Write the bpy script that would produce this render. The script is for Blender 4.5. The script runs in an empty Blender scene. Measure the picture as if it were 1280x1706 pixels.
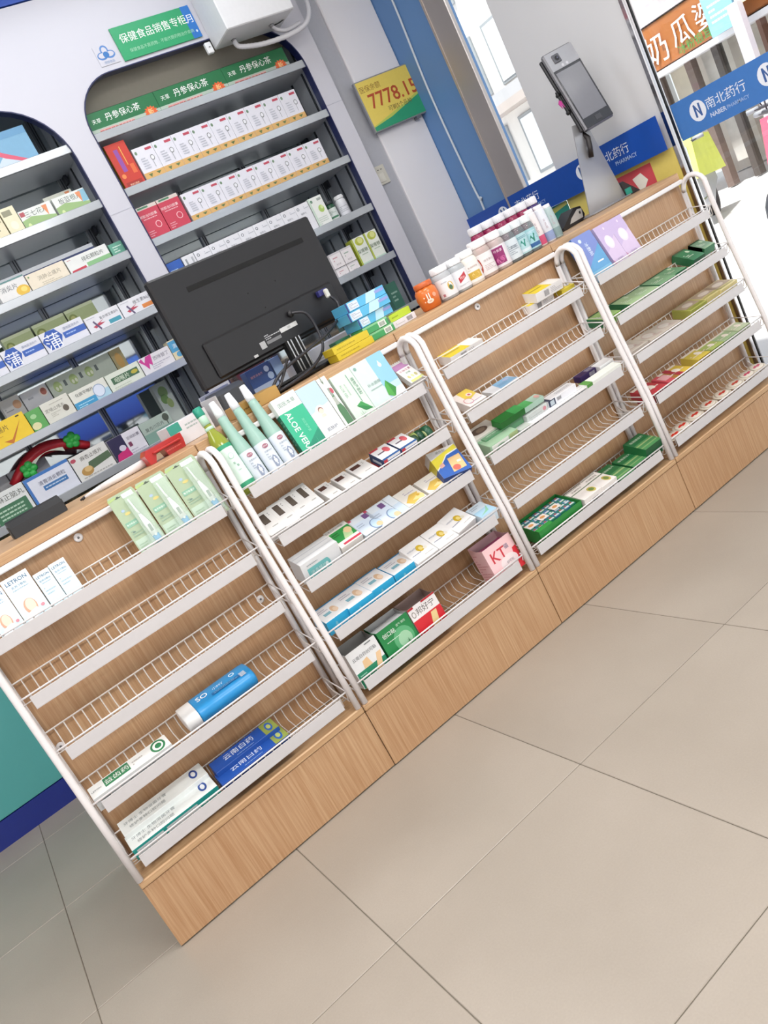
import bpy, math, random
from mathutils import Vector, Matrix
R = math.radians
random.seed(7)
scene = bpy.context.scene
col = scene.collection
# ------------------------------------------------------------------ camera
cam_data = bpy.data.cameras.new('camera')
cam = bpy.data.objects.new('camera', cam_data); col.objects.link(cam)
FPX = 1368.24
cam_data.sensor_fit = 'HORIZONTAL'; cam_data.sensor_width = 36.0
cam_data.lens = FPX / 1280 * 36.0
cam_data.clip_start = 0.05; cam_data.clip_end = 200
_y, _p, _r = R(24.9111), R(14.1413), R(-27.6637)
_f = Vector((math.sin(_y)*math.cos(_p), math.cos(_y)*math.cos(_p), -math.sin(_p)))
_r0 = Vector((math.cos(_y), -math.sin(_y), 0)); _u0 = _r0.cross(_f)
_rt = math.cos(_r)*_r0 + math.sin(_r)*_u0; _up = _rt.cross(_f)
cam.matrix_world = Matrix(((_rt.x, _up.x, -_f.x, 0), (_rt.y, _up.y, -_f.y, 0), (_rt.z, _up.z, -_f.z, 1.2316), (0, 0, 0, 1)))
scene.camera = cam
# ------------------------------------------------------------------ light and exposure
scene.view_settings.view_transform = 'Standard'; scene.view_settings.look = 'None'
scene.view_settings.gamma = 1; scene.view_settings.use_curve_mapping = False
scene.view_settings.exposure = 0.45
w = bpy.data.worlds.new('sky'); scene.world = w; w.use_nodes = True
nt = w.node_tree; bg = nt.nodes['Background']
sky = nt.nodes.new('ShaderNodeTexSky'); sky.sky_type = 'HOSEK_WILKIE'; sky.turbidity = 6; sky.ground_albedo = .5
sky.sun_direction = (-.45, -.1, .88)
mixc = nt.nodes.new('ShaderNodeMixRGB'); mixc.inputs[0].default_value = .55; mixc.inputs[2].default_value = (.95, .97, 1, 1)
nt.links.new(sky.outputs[0], mixc.inputs[1]); nt.links.new(mixc.outputs[0], bg.inputs[0]); bg.inputs[1].default_value = 1.5
sd = bpy.data.lights.new('sun', 'SUN'); sd.energy = 7.5; sd.angle = R(3); sd.color = (1, .97, .92)
sun = bpy.data.objects.new('sun', sd); col.objects.link(sun)
sun.rotation_euler = Vector((-.30, -.12, .9)).to_track_quat('Z', 'Y').to_euler()
def area(name, loc, sx, sy, e, c=(1, 1, 1)):
    d = bpy.data.lights.new(name, 'AREA'); d.shape = 'RECTANGLE'; d.size = sx; d.size_y = sy; d.energy = e; d.color = c
    o = bpy.data.objects.new(name, d); col.objects.link(o); o.location = loc; return o
for lx, ly, le in ((-1.2, -.7, 46), (1.3, -.7, 46), (-1.2, 1.5, 20), (1.2, 1.5, 20)):
    area('ceiling_lamp', (lx, ly, 2.93), 1.2, .6, le, (1, .97, .94))
area('ceiling_lamp', (.9, 2.95, 2.93), 2.2, .3, 11, (.93, .96, 1))
# ------------------------------------------------------------------ materials
def lin(h):
    if isinstance(h, (tuple, list)): return (*[lin1(v/255) for v in h[:3]], 1)
    return (*[lin1(int(h[i:i+2], 16)/255) for i in (0, 2, 4)], 1)
def lin1(v): return v/12.92 if v <= .04045 else ((v+.055)/1.055)**2.4
MATS = {}
def mat(c, rough=.45, metal=0., alpha=1., emit=0., noise=.04, scale=60, trans=0., coat=0.):
    key = (c, rough, metal, alpha, emit, noise, scale, trans, coat)
    if key in MATS: return MATS[key]
    m = bpy.data.materials.new('surface_' + str(c)); m.use_nodes = True; n = m.node_tree; b = n.nodes['Principled BSDF']
    rgb = lin(c)
    b.inputs['Roughness'].default_value = rough; b.inputs['Metallic'].default_value = metal
    b.inputs['Alpha'].default_value = alpha; b.inputs['Transmission Weight'].default_value = trans
    b.inputs['Coat Weight'].default_value = coat
    if emit: b.inputs['Emission Color'].default_value = rgb; b.inputs['Emission Strength'].default_value = emit
    if noise:
        t = n.nodes.new('ShaderNodeTexCoord'); z = n.nodes.new('ShaderNodeTexNoise'); z.inputs['Scale'].default_value = scale
        mx = n.nodes.new('ShaderNodeMixRGB'); mx.inputs[1].default_value = tuple(v*(1-noise) for v in rgb[:3])+(1,); mx.inputs[2].default_value = tuple(min(1, v*(1+noise)) for v in rgb[:3])+(1,)
        n.links.new(t.outputs['Object'], z.inputs['Vector']); n.links.new(z.outputs['Fac'], mx.inputs[0]); n.links.new(mx.outputs[0], b.inputs['Base Color'])
    else: b.inputs['Base Color'].default_value = rgb
    MATS[key] = m; return m
def wood(name, a, b_, rough=.38, axis='Z'):
    m = bpy.data.materials.new(name); m.use_nodes = True; n = m.node_tree; b = n.nodes['Principled BSDF']
    t = n.nodes.new('ShaderNodeTexCoord'); mp = n.nodes.new('ShaderNodeMapping')
    s = {'Z': (120, 120, 2.6), 'X': (2.6, 120, 120)}[axis]; mp.inputs['Scale'].default_value = s
    z = n.nodes.new('ShaderNodeTexNoise'); z.inputs['Scale'].default_value = 1.6; z.inputs['Detail'].default_value = 6; z.inputs['Roughness'].default_value = .65
    z2 = n.nodes.new('ShaderNodeTexNoise'); z2.inputs['Scale'].default_value = 1.7; z2.inputs['Detail'].default_value = 2
    r = n.nodes.new('ShaderNodeValToRGB'); r.color_ramp.elements[0].position = .35; r.color_ramp.elements[1].position = .68
    r.color_ramp.elements[0].color = lin(a); r.color_ramp.elements[1].color = lin(b_)
    mx = n.nodes.new('ShaderNodeMixRGB'); mx.blend_type = 'MULTIPLY'; mx.inputs[0].default_value = .35
    bp = n.nodes.new('ShaderNodeBump'); bp.inputs['Strength'].default_value = .08; bp.inputs['Distance'].default_value = .001
    L = n.links.new
    L(t.outputs['Object'], mp.inputs[0]); L(mp.outputs[0], z.inputs['Vector']); L(t.outputs['Object'], z2.inputs['Vector'])
    L(z.outputs['Fac'], r.inputs[0]); L(r.outputs[0], mx.inputs[1])
    r2 = n.nodes.new('ShaderNodeValToRGB'); r2.color_ramp.elements[0].color = (.80, .68, .60, 1); r2.color_ramp.elements[0].position = .4; r2.color_ramp.elements[1].color = (1, 1, 1, 1); r2.color_ramp.elements[1].position = .6
    L(z2.outputs['Fac'], r2.inputs[0]); L(r2.outputs[0], mx.inputs[2]); L(mx.outputs[0], b.inputs['Base Color'])
    L(z.outputs['Fac'], bp.inputs['Height']); L(bp.outputs[0], b.inputs['Normal'])
    b.inputs['Roughness'].default_value = rough
    return m
WOOD = wood('beech_laminate', 'ae8660', 'c6a480')
WOODX = wood('beech_laminate_edge', 'b38d66', 'caaa84', axis='X')
WHITE_METAL = mat('e6e2e2', .32, noise=.02)
STRIP = mat('c8c5c6', .5, noise=.03)
GLASS = mat('f4fbfb', .02, trans=1., noise=0)
def glass_mat():
    m = bpy.data.materials.new('thin_clear_glass'); m.use_nodes = True; n = m.node_tree; n.nodes.clear()
    o = n.nodes.new('ShaderNodeOutputMaterial'); a = n.nodes.new('ShaderNodeBsdfTransparent'); g = n.nodes.new('ShaderNodeBsdfGlossy'); x = n.nodes.new('ShaderNodeMixShader'); f = n.nodes.new('ShaderNodeMath'); lw = n.nodes.new('ShaderNodeLayerWeight'); pw = n.nodes.new('ShaderNodeMath')
    pw.operation = 'POWER'; pw.inputs[1].default_value = 4; f.operation = 'MULTIPLY_ADD'; f.inputs[1].default_value = .7; f.inputs[2].default_value = .035; n.links.new(lw.outputs['Facing'], pw.inputs[0]); n.links.new(pw.outputs[0], f.inputs[0])
    a.inputs[0].default_value = (.97, .985, .98, 1); g.inputs['Roughness'].default_value = .02
    n.links.new(f.outputs[0], x.inputs[0]); n.links.new(a.outputs[0], x.inputs[1]); n.links.new(g.outputs[0], x.inputs[2]); n.links.new(x.outputs[0], o.inputs[0]); return m
THIN = glass_mat()
def film_mat(name, c, a):
    m = mat(c, .25, alpha=a, noise=.03); return m
# ------------------------------------------------------------------ text glyph cache
TXT = {}
def glyphs(s, bold=0.0):
    k = (s, bold)
    if k in TXT: return TXT[k]
    c = bpy.data.curves.new('t', 'FONT'); c.body = s; c.resolution_u = 2; c.offset = bold if s.isascii() else 0; c.fill_mode = 'FRONT'
    o = bpy.data.objects.new('t', c); col.objects.link(o)
    dg = bpy.context.evaluated_depsgraph_get(); m = bpy.data.meshes.new_from_object(o.evaluated_get(dg))
    vs = [(v.co.x, v.co.y) for v in m.vertices]; fs = [tuple(p.vertices) for p in m.polygons]
    x0 = min(v[0] for v in vs); x1 = max(v[0] for v in vs); y0 = min(v[1] for v in vs); y1 = max(v[1] for v in vs)
    vs = [(v[0]-(x0+x1)/2, v[1]-(y0+y1)/2) for v in vs]
    bpy.data.objects.remove(o); bpy.data.curves.remove(c); bpy.data.meshes.remove(m)
    TXT[k] = (vs, fs, x1-x0, y1-y0); return TXT[k]
# ------------------------------------------------------------------ mesh builder
class MB:
    def __init__(s): s.v = []; s.f = []; s.m = []; s.mats = []; s.smooth = []
    def mi(s, m):
        if m not in s.mats: s.mats.append(m)
        return s.mats.index(m)
    def add(s, vs, fs, m, smooth=False):
        o = len(s.v); s.v += [tuple(v) for v in vs]; i = s.mi(m)
        for f in fs: s.f.append(tuple(o+k for k in f)); s.m.append(i); s.smooth.append(smooth)
        return s
    def box(s, x0, x1, y0, y1, z0, z1, m, c=0.0):
        if not c:
            vs = [(x, y, z) for x in (x0, x1) for y in (y0, y1) for z in (z0, z1)]
            return s.add(vs, [(0, 1, 3, 2), (4, 6, 7, 5), (0, 4, 5, 1), (2, 3, 7, 6), (0, 2, 6, 4), (1, 5, 7, 3)], m)
        P = ((x0, x1), (y0, y1), (z0, z1)); vs = []; idx = {}
        for a in (0, 1):
            for b in (0, 1):
                for d in (0, 1):
                    k = (a, b, d); full = [P[i][k[i]] for i in range(3)]; ins = [P[i][k[i]] + (c if k[i] == 0 else -c) for i in range(3)]
                    for ax in range(3):
                        q = list(ins); q[ax] = full[ax]; idx[(k, ax)] = len(vs); vs.append(q)
        fs = []
        for ax in range(3):
            o1, o2 = [i for i in range(3) if i != ax]
            for sd_ in (0, 1):
                loop = []
                for a, b in ((0, 0), (1, 0), (1, 1), (0, 1)):
                    k = [0, 0, 0]; k[ax] = sd_; k[o1] = a; k[o2] = b; loop.append(idx[(tuple(k), ax)])
                flip = (sd_ == 0) ^ (ax == 1); fs.append(tuple(reversed(loop)) if flip else tuple(loop))
            for a in (0, 1):
                for b in (0, 1):
                    k0 = [0, 0, 0]; k1 = [0, 0, 0]; k1[ax] = 1
                    k0[o1] = k1[o1] = a; k0[o2] = k1[o2] = b; k0 = tuple(k0); k1 = tuple(k1)
                    fs.append((idx[(k0, o1)], idx[(k1, o1)], idx[(k1, o2)], idx[(k0, o2)]))
        for a in (0, 1):
            for b in (0, 1):
                for d in (0, 1): fs.append(tuple(idx[((a, b, d), ax)] for ax in range(3)))
        return s.add(vs, fs, m)
    def tube(s, pts, r, m, n=6, caps=True, closed=False, flat=1.0):
        pts = [Vector(p) for p in pts]; N = len(pts); vs = []; prev = None
        for i, p in enumerate(pts):
            if closed: t = (pts[(i+1) % N]-pts[i-1])
            else: t = pts[min(i+1, N-1)]-pts[max(i-1, 0)]
            t.normalize()
            if prev is None:
                a = Vector((0, 0, 1)) if abs(t.z) < .9 else Vector((1, 0, 0)); u = t.cross(a).normalized()
            else: u = (prev-t*prev.dot(t)).normalized()
            prev = u; v = t.cross(u)
            rr = r[i] if isinstance(r, (list, tuple)) else r
            for k in range(n):
                an = 2*math.pi*k/n; vs.append(p+u*rr*math.cos(an)+v*rr*flat*math.sin(an))
        fs = []
        for i in range(N if closed else N-1):
            j = (i+1) % N
            for k in range(n): fs.append((i*n+k, i*n+(k+1) % n, j*n+(k+1) % n, j*n+k))
        if caps and not closed: fs += [tuple(range(n-1, -1, -1)), tuple((N-1)*n+k for k in range(n))]
        return s.add(vs, fs, m, True)
    def lathe(s, prof, m, n=20, c=(0, 0, 0), arc=(0, 1), caps=True):
        full = arc == (0, 1); vs = []; k2 = n if full else n+1
        for r, z in prof:
            for k in range(k2):
                a = 2*math.pi*(arc[0]+(arc[1]-arc[0])*k/n); vs.append((c[0]+r*math.cos(a), c[1]+r*math.sin(a), c[2]+z))
        fs = []
        for i in range(len(prof)-1):
            for k in range(n): fs.append((i*k2+k, i*k2+(k+1) % k2, (i+1)*k2+(k+1) % k2, (i+1)*k2+k))
        if caps and full: fs += [tuple(range(k2-1, -1, -1)), tuple((len(prof)-1)*k2+k for k in range(k2))]
        return s.add(vs, fs, m, True)
    def prism(s, poly, O, U, V, N, t, m):   # extruded polygon, poly in (u,v), thickness t along N
        O, U, V, N = map(Vector, (O, U, V, N)); n = len(poly)
        vs = [O+U*a+V*b for a, b in poly]+[O+U*a+V*b+N*t for a, b in poly]
        fs = [tuple(range(n-1, -1, -1)), tuple(range(n, 2*n))]+[(i, (i+1) % n, n+(i+1) % n, n+i) for i in range(n)]
        return s.add(vs, fs, m)
    def print_(s, ops, O, U, V, N, k0=0):    # flat print on a face: ops in face fractions
        O, U, V, N = map(Vector, (O, U, V, N)); W = U.length; H = V.length; u = U/W; v = V/H; e = .00025
        for k, op in enumerate(ops):
            c = op[-1]; m = mat(c, .4, noise=0) if isinstance(c, str) else c; off = N*(e*(k*.5+1+k0))
            t = op[0]
            if t == 'r':
                P = [(op[1], op[2]), (op[3], op[2]), (op[3], op[4]), (op[1], op[4])]; s.add([O+U*a+V*b+off for a, b in P], [(0, 1, 2, 3)], m)
            elif t == 'p': s.add([O+U*a+V*b+off for a, b in op[1]], [tuple(range(len(op[1])))], m)
            elif t == 'e':
                _, cu, cv, ru, rv, _ = op; s.add([O+U*(cu+ru*math.cos(a*math.pi/10))+V*(cv+rv*math.sin(a*math.pi/10))+off for a in range(20)], [tuple(range(20))], m)
            elif t in 'tT':                    # text centred at (u,v), height h*H (or h*W), at most mw wide ; T reads downwards
                _, cu, cv, h, mw, body, _ = op; vs, fs, tw, th = glyphs(body, .012)
                if t == 't': a, b, sc = u, v, min(h*H/th, mw*W/tw)
                else: a, b, sc = -v, u, min(h*W/th, mw*H/tw)
                s.add([O+U*cu+V*cv+a*x*sc+b*y*sc+off for x, y in vs], fs, m)
            elif t == 'l':                     # rows of tiny print too small to read
                _, a0, b0, a1, b1, n, _ = op; rnd = random.Random(int(a0*977+b0*31+n))
                for i in range(n):
                    bb = b0+(b1-b0)*(i+.5)/n; hh = abs(b1-b0)/n*.22; x = a0
                    while x < a1:
                        L = (a1-a0)*rnd.uniform(.05, .16); xe = min(a1, x+L); s.add([O+U*p+V*q+off for p, q in ((x, bb-hh), (xe, bb-hh), (xe, bb+hh), (x, bb+hh))], [(0, 1, 2, 3)], m); x = xe+(a1-a0)*.025
                        if rnd.random() < .08: break
            elif t == 'b':                     # bar code
                _, a0, b0, a1, b1, _ = op; x = a0; rnd = random.Random(3)
                while x < a1:
                    wd = (a1-a0)*rnd.choice((.02, .03, .05)); s.add([O+U*p+V*q+off for p, q in ((x, b0), (min(a1, x+wd), b0), (min(a1, x+wd), b1), (x, b1))], [(0, 1, 2, 3)], m); x += wd+(a1-a0)*rnd.choice((.025, .04))
        return s
    def mesh(s, name):
        me = bpy.data.meshes.new(name); me.from_pydata(s.v, [], s.f)
        for m in s.mats: me.materials.append(m)
        me.polygons.foreach_set('material_index', s.m); me.polygons.foreach_set('use_smooth', s.smooth); me.update(); return me
    def build(s, name, parent=None, loc=None):
        o = bpy.data.objects.new(name, s.mesh(name)); col.objects.link(o)
        if parent: o.parent = parent
        if loc: o.location = loc
        return o
def tag(o, label=None, cat=None, group=None, kind=None):
    if label: o['label'] = label
    if cat: o['category'] = cat
    if group: o['group'] = group
    if kind: o['kind'] = kind
    return o
def empty(name, loc, label=None, cat=None, group=None, rz=0):
    o = bpy.data.objects.new(name, None); col.objects.link(o); o.location = loc; o.rotation_euler = (0, 0, rz); o.empty_display_size = .05
    return tag(o, label, cat, group)
def link_copy(me, name, parent, loc=(0, 0, 0)):
    o = bpy.data.objects.new(name, me); col.objects.link(o); o.parent = parent; o.location = loc; return o
def copy_tree(o, parent=None):
    c = o.copy(); col.objects.link(c)
    if parent: c.parent = parent
    for ch in o.children: copy_tree(ch, c)
    return c
# ------------------------------------------------------------------ the setting
# floor: 0.6 m tiles, each with its own edges
GROUT = mat('6a6358', .9); TILE = None
def tile_mat():
    m = bpy.data.materials.new('beige_porcelain'); m.use_nodes = True; n = m.node_tree; b = n.nodes['Principled BSDF']; L = n.links.new
    t = n.nodes.new('ShaderNodeTexCoord'); z = n.nodes.new('ShaderNodeTexNoise'); z.inputs['Scale'].default_value = 2.2; z.inputs['Detail'].default_value = 5
    z2 = n.nodes.new('ShaderNodeTexNoise'); z2.inputs['Scale'].default_value = 220
    r = n.nodes.new('ShaderNodeValToRGB'); r.color_ramp.elements[0].color = lin('a1978b'); r.color_ramp.elements[1].color = lin('aba195'); r.color_ramp.elements[0].position = .3; r.color_ramp.elements[1].position = .7
    mx = n.nodes.new('ShaderNodeMixRGB'); mx.blend_type = 'MULTIPLY'; mx.inputs[0].default_value = .12
    oi = n.nodes.new('ShaderNodeObjectInfo'); va = n.nodes.new('ShaderNodeVectorMath'); va.operation = 'ADD'
    L(t.outputs['Object'], va.inputs[0]); L(oi.outputs['Random'], va.inputs[1]); L(va.outputs[0], z.inputs['Vector']); L(t.outputs['Object'], z2.inputs['Vector'])
    L(z.outputs['Fac'], r.inputs[0]); L(r.outputs[0], mx.inputs[1]); L(z2.outputs['Fac'], mx.inputs[2]); L(mx.outputs[0], b.inputs['Base Color'])
    b.inputs['Roughness'].default_value = .36; return m
TILE = tile_mat()
XW, XR, YB, YF, ZC = -2.5, 2.9, 3.95, -1.8, 3.0
floor = MB().box(XW, XR+.1, YF, YB, -.05, -.0015, GROUT).build('floor'); tag(floor, kind='structure')
tx = [.2643+.6*k for k in range(-5, 6)]; ty = [1.5326-.6*k for k in range(5, 0, -1)]+[1.5326, 2.119, 2.709, 3.30, 3.9]
cache = {}
for i in range(len(tx)-1):
    for j in range(len(ty)-1):
        x0, x1 = tx[i], min(tx[i+1], XR); y0, y1 = ty[j], ty[j+1]
        if x1-x0 < .05 or x0 > XR: continue
        g = .0012; k = (round(x1-x0, 3), round(y1-y0, 3))
        if k not in cache: cache[k] = MB().box(g, x1-x0-g, g, y1-y0-g, -.01, 0, TILE, .0012).mesh('tile')
        link_copy(cache[k], 'tile', floor, (x0, y0, 0))
PAINT = mat('cfcfd6', .6, noise=.015, scale=8)
tag(MB().box(XW-.1, XR+.3, YB, YB+.1, -.05, ZC, PAINT).build('wall_back'), kind='structure')
tag(MB().box(XW-.1, XW, YF-.1, YB, -.05, ZC, PAINT).build('wall_left'), kind='structure')
tag(MB().box(XW-.1, XR+.1, YF-.1, YF, -.05, ZC, mat('dfe1e4', .6)).build('wall_front'), kind='structure')
tag(MB().box(XW-.1, XR+.1, YF-.1, YB+.1, ZC, ZC+.1, mat('e2e2e2', .8)).build('ceiling'), kind='structure')
# corner column and the slim wall strip beside the cabinet
cl = MB().box(2.585, 2.88, 3.57, 3.95, 0, ZC, mat('ebeaee', .55, noise=.015, scale=6), .006).build('column'); tag(cl, kind='structure')
t = MB().box(2.43, 2.585, 3.585, 3.95, 0, ZC, mat('b3b5bd', .6)).build('wall_return'); tag(t, kind='structure')
# right wall: blue pilaster, stainless cladding, glazing, white panel, door
PB = mat('5d86b8', .4, noise=.03, scale=4)
tag(MB().box(2.88, 2.902, 3.095, 3.95, 0, ZC, PB).box(2.902, 3.0, 3.45, 3.95, 0, ZC, PB).build('wall_right'), kind='structure')
tag(MB().box(2.862, 2.885, 3.09, 3.225, 0, ZC, mat('b4aeac', .3, .6, noise=.08, scale=5), .003).build('trim_1'), kind='structure')
tag(MB().box(2.858, 2.864, 3.222, 3.234, 0, ZC, mat('bdb2a8', .3, .6)).build('trim_2'), kind='structure')
tag(MB().box(2.905, 2.915, 2.895, 3.095, 0, ZC, THIN).build('window_1'), kind='structure')
tag(MB().box(2.895, 2.935, 2.283, 2.895, 0, ZC, mat('d6d7da', .35, noise=.05, scale=2.5)).build('wall_panel'), kind='structure')
tag(MB().box(2.906, 2.916, .95, 2.248, .0, ZC, THIN).build('door_1'), kind='structure')
tag(MB().box(2.906, 2.916, -1.8, .95, .0, ZC, THIN).build('window_2'), kind='structure')
CH = mat('c9c9cc', .12, 1., noise=0)
f = MB().box(2.888, 2.93, 2.262, 2.283, 0, ZC, CH, .003).box(2.889, 2.897, 2.243, 2.2495, 0, ZC, mat('141518', .4)).build('trim_3'); tag(f, kind='structure')
tag(MB().box(2.888, 2.93, -1.8, -1.75, 0, ZC, CH).box(2.888, 2.93, .93, .97, 0, ZC, CH).build('trim_4'), kind='structure')
# ------------------------------------------------------------------ wall cabinet
FAC = mat('c3c3cc', .38, noise=.012, scale=3)
cab = empty('wall_cabinet', (0, 3.5, 0), 'tall bluish white wall cabinet with arched openings, mirrored back and teal lower doors', 'cabinet')
bays = [(-1.17, -.10), (.075, 1.145), (1.25, 2.325)]
ZTOP = 2.465
def arch(x0, x1, z0, z1, rl, rr, n=10):
    P = [(x0, z0)]
    P += [(x0+rl*(1-math.cos(a*math.pi/2/n)), z1-rl+rl*math.sin(a*math.pi/2/n)) for a in range(n+1)]
    P += [(x1-rr+rr*math.sin(a*math.pi/2/n), z1-rr+rr*math.cos(a*math.pi/2/n)) for a in range(n+1)]
    P += [(x1, z0)]; return P
arches = [arch(a, b, .86, ZTOP, .26, .26) for a, b in bays[:2]]+[arch(*bays[2], .86, ZTOP, .19, .24)]
cv = bpy.data.curves.new('facade', 'CURVE'); cv.dimensions = '2D'; cv.fill_mode = 'BOTH'; cv.extrude = .009
for P in [[(-1.35, .80), (2.42, .80), (2.42, ZC-.21), (-1.35, ZC-.21)]]+arches:
    sp = cv.splines.new('POLY'); sp.points.add(len(P)-1); sp.use_cyclic_u = True
    for q, (a, b) in zip(sp.points, P): q.co = (a, b, 0, 1)
tmp = bpy.data.objects.new('tmp', cv); col.objects.link(tmp)
me = bpy.data.meshes.new_from_object(tmp.evaluated_get(bpy.context.evaluated_depsgraph_get())); bpy.data.objects.remove(tmp)
me.materials.clear(); me.materials.append(FAC); me.transform(Matrix.Rotation(R(90), 4, 'X'))
fo = bpy.data.objects.new('arched_front', me); col.objects.link(fo); fo.parent = cab; fo.location = (0, 0, 0)
NAVY = mat('1d2450', .35)
for P in arches:
    mb = MB(); vs = []; cxm = (P[0][0]+P[-1][0])/2
    for a, b in P:
        d = Vector((cxm-a, min(0, 1.9-b))); d.normalize() if d.length > 0 else None
        for off in (0, .005):
            for yy in (-.012, .03): vs.append((a+d.x*off, yy, b+d.y*off))
    fs = []
    for i in range(len(P)-1):
        o = 4*i; fs += [(o, o+4, o+6, o+2), (o+2, o+6, o+7, o+3), (o+1, o+3, o+7, o+5)]
    mb.add(vs, fs, NAVY); mb.build('edge_trim', cab)
MIRROR = mat('c4ccce', .05, .9, noise=.04, scale=1.5)
SIDE = mat('b6bcc4', .4); DARK = mat('2b3038', .5)
for a, b in bays:
    MB().box(a-.03, b+.03, .335, .345, .8, 2.55, MIRROR).build('mirror_back', cab)
    MB().box(a-.035, a-.03, .012, .34, .8, 2.55, SIDE).build('side_panel', cab); MB().box(b+.03, b+.035, .012, .34, .8, 2.55, SIDE).build('side_panel', cab)
    for sx in (a-.005, b-.02, a+.34, b-.38):
        MB().box(sx, sx+.028, .322, .335, .8, 2.5, mat('8b9096', .35, .6)).box(sx+.010, sx+.014, .3195, .322, .8, 2.5, DARK).box(sx+.020, sx+.024, .3195, .322, .8, 2.5, DARK).build('slotted_upright', cab)
    for yy in (.10, .22): MB().box(b+.026, b+.0302, yy, yy+.012, .8, 2.5, DARK).build('side_channel', cab)
    MB().box(a-.03, b+.03, .012, .34, 2.55, 2.56, SIDE).build('top_panel', cab)
SZ = [2.252, 2.020, 1.800, 1.560, 1.318, 1.060]
SH_M = mat('c2c7cd', .3, noise=.03); SH_E = mat('b4b9be', .2, .35, noise=.06, scale=9)
SHT = []
for a, b in bays:
    for z in SZ:
        s_ = MB().box(a-.028, b+.028, .004, .32, z-.014, z-.002, SH_M).build('shelf', cab)
        MB().box(a-.004, b+.004, -.006, .006, z-.022, z+.012, SH_E, .002).build('shelf_rail', s_)
        MB().box(a-.02, a-.01, .30, .322, z-.05, z, DARK).build('bracket', s_); MB().box(b+.0, b+.012, .28, .322, z-.05, z, DARK).build('bracket', s_)
MB().box(1.22, 2.355, .10, .108, 2.375, 2.55, mat('958f84', .6)).build('inner_header', cab)
# header, top blue band, lower carcass
MB().box(-1.35, 2.42, -.012, .34, ZC-.205, ZC-.02, mat('1f49a8', .4)).build('blue_header', cab)
TEAL = mat('56aaa8', .35, noise=.05, scale=3)
for k in range(6):
    x0 = -1.35+k*.6283; dd = MB().box(x0+.0015, x0+.6268, -.02, 0, .103, .79, TEAL, .002).build('cabinet_door', cab)
MB().box(-1.35, 2.42, 0, .34, .1, .80, SIDE).build('lower_body', cab)
MB().box(-1.35, 2.42, -.022, .3, 0, .1, mat('1c2f86', .35)).build('kick_board', cab)
MB().box(-1.35, 2.42, -.012, .34, .79, .80, SH_E).build('lower_top', cab)
for k in range(1, 4): pass
# facade seams
MB().box(1.145+.0001, 1.2499, -.0098, -.0092, 1.955, 1.957, mat('a9abb8', .5)).box(2.325, 2.42, -.0098, -.0092, 2.04, 2.042, mat('a9abb8', .5)).build('seam', cab)
# ------------------------------------------------------------------ counter units
XL, U = -.1031, .7263
YT, ZT, YP, ZP = 2.233, 1.073, 2.081, .2157
units = []
nm = ['left end', 'second', 'third', 'right end']
for k in range(4):
    x0 = XL+U*k; x1 = x0+U; g = .0012
    cu = empty('counter_unit', (x0, YP, 0), ['beech laminate counter unit at the left end, behind the empty rack', 'beech laminate counter unit behind the rack with the bottles and plaster boxes', 'beech laminate counter unit behind the rack with stacked long white boxes', 'beech laminate counter unit at the far right end by the glass door'][k], 'counter', 'beech counter units in a row')
    dy = [.002, .0, .0, -.001][k]
    MB().box(g, U-g, dy, .02, .004, ZP-.022, WOOD, .001).build('plinth_board', cu)
    MB().box(g, U-g, -.004+dy, YT+.012-YP, ZP-.020, ZP, WOODX, .003).build('ledge', cu)
    MB().box(g, U-g, YT+.014-YP, YT+.03-YP, ZP-.001, ZT-.028, WOOD, .001).build('front_board', cu)
    MB().box(g, U-g, YT-YP, 2.72-YP, ZT-.028, ZT, WOODX, .002).build('top_board', cu)
    MB().box(g, g+.016, .02, 2.70-YP, .004, ZP-.022, WOOD).box(g, g+.016, YT+.03-YP, 2.70-YP, ZP-.022, ZT-.028, WOOD).build('side_board', cu); MB().box(U-g-.016, U-g, YT+.03-YP, 2.70-YP, .004, ZT-.028, WOOD).build('side_board', cu)
    units.append(cu)
# ------------------------------------------------------------------ wire racks
SHF = [(2.137, .914), (2.122, .760), (2.108, .610), (2.095, .450), (2.088, .278)]
def frame_mb(x):
    pts = [(x, YT+.000, ZP+.001), (x, YT-.004, 1.0)]
    cyy, czz = YT-.004-.052, .995; r_ = .052
    for a in range(0, 9):
        an = R(a*20); pts.append((x, cyy+r_*math.cos(an), czz+r_*math.sin(an)*1.0))
    pts += [(x, 2.127, .93), (x, 2.118, .76), (x, 2.104, .60), (x, 2.090, .44), (x, 2.085, ZP+.001)]
    return MB().tube(pts, .0095, WHITE_METAL, 8)
rack_x = [(-.094, .612), (.637, 1.339), (1.362, 2.066), (2.089, 2.792)]
rack_lab = ['white wire display rack at the left end, three tiers empty', 'white wire display rack filled with bottles on top and plaster boxes below', 'white wire display rack with stacked long white boxes on its middle tier', 'white wire display rack at the right end by the glass door']
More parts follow.
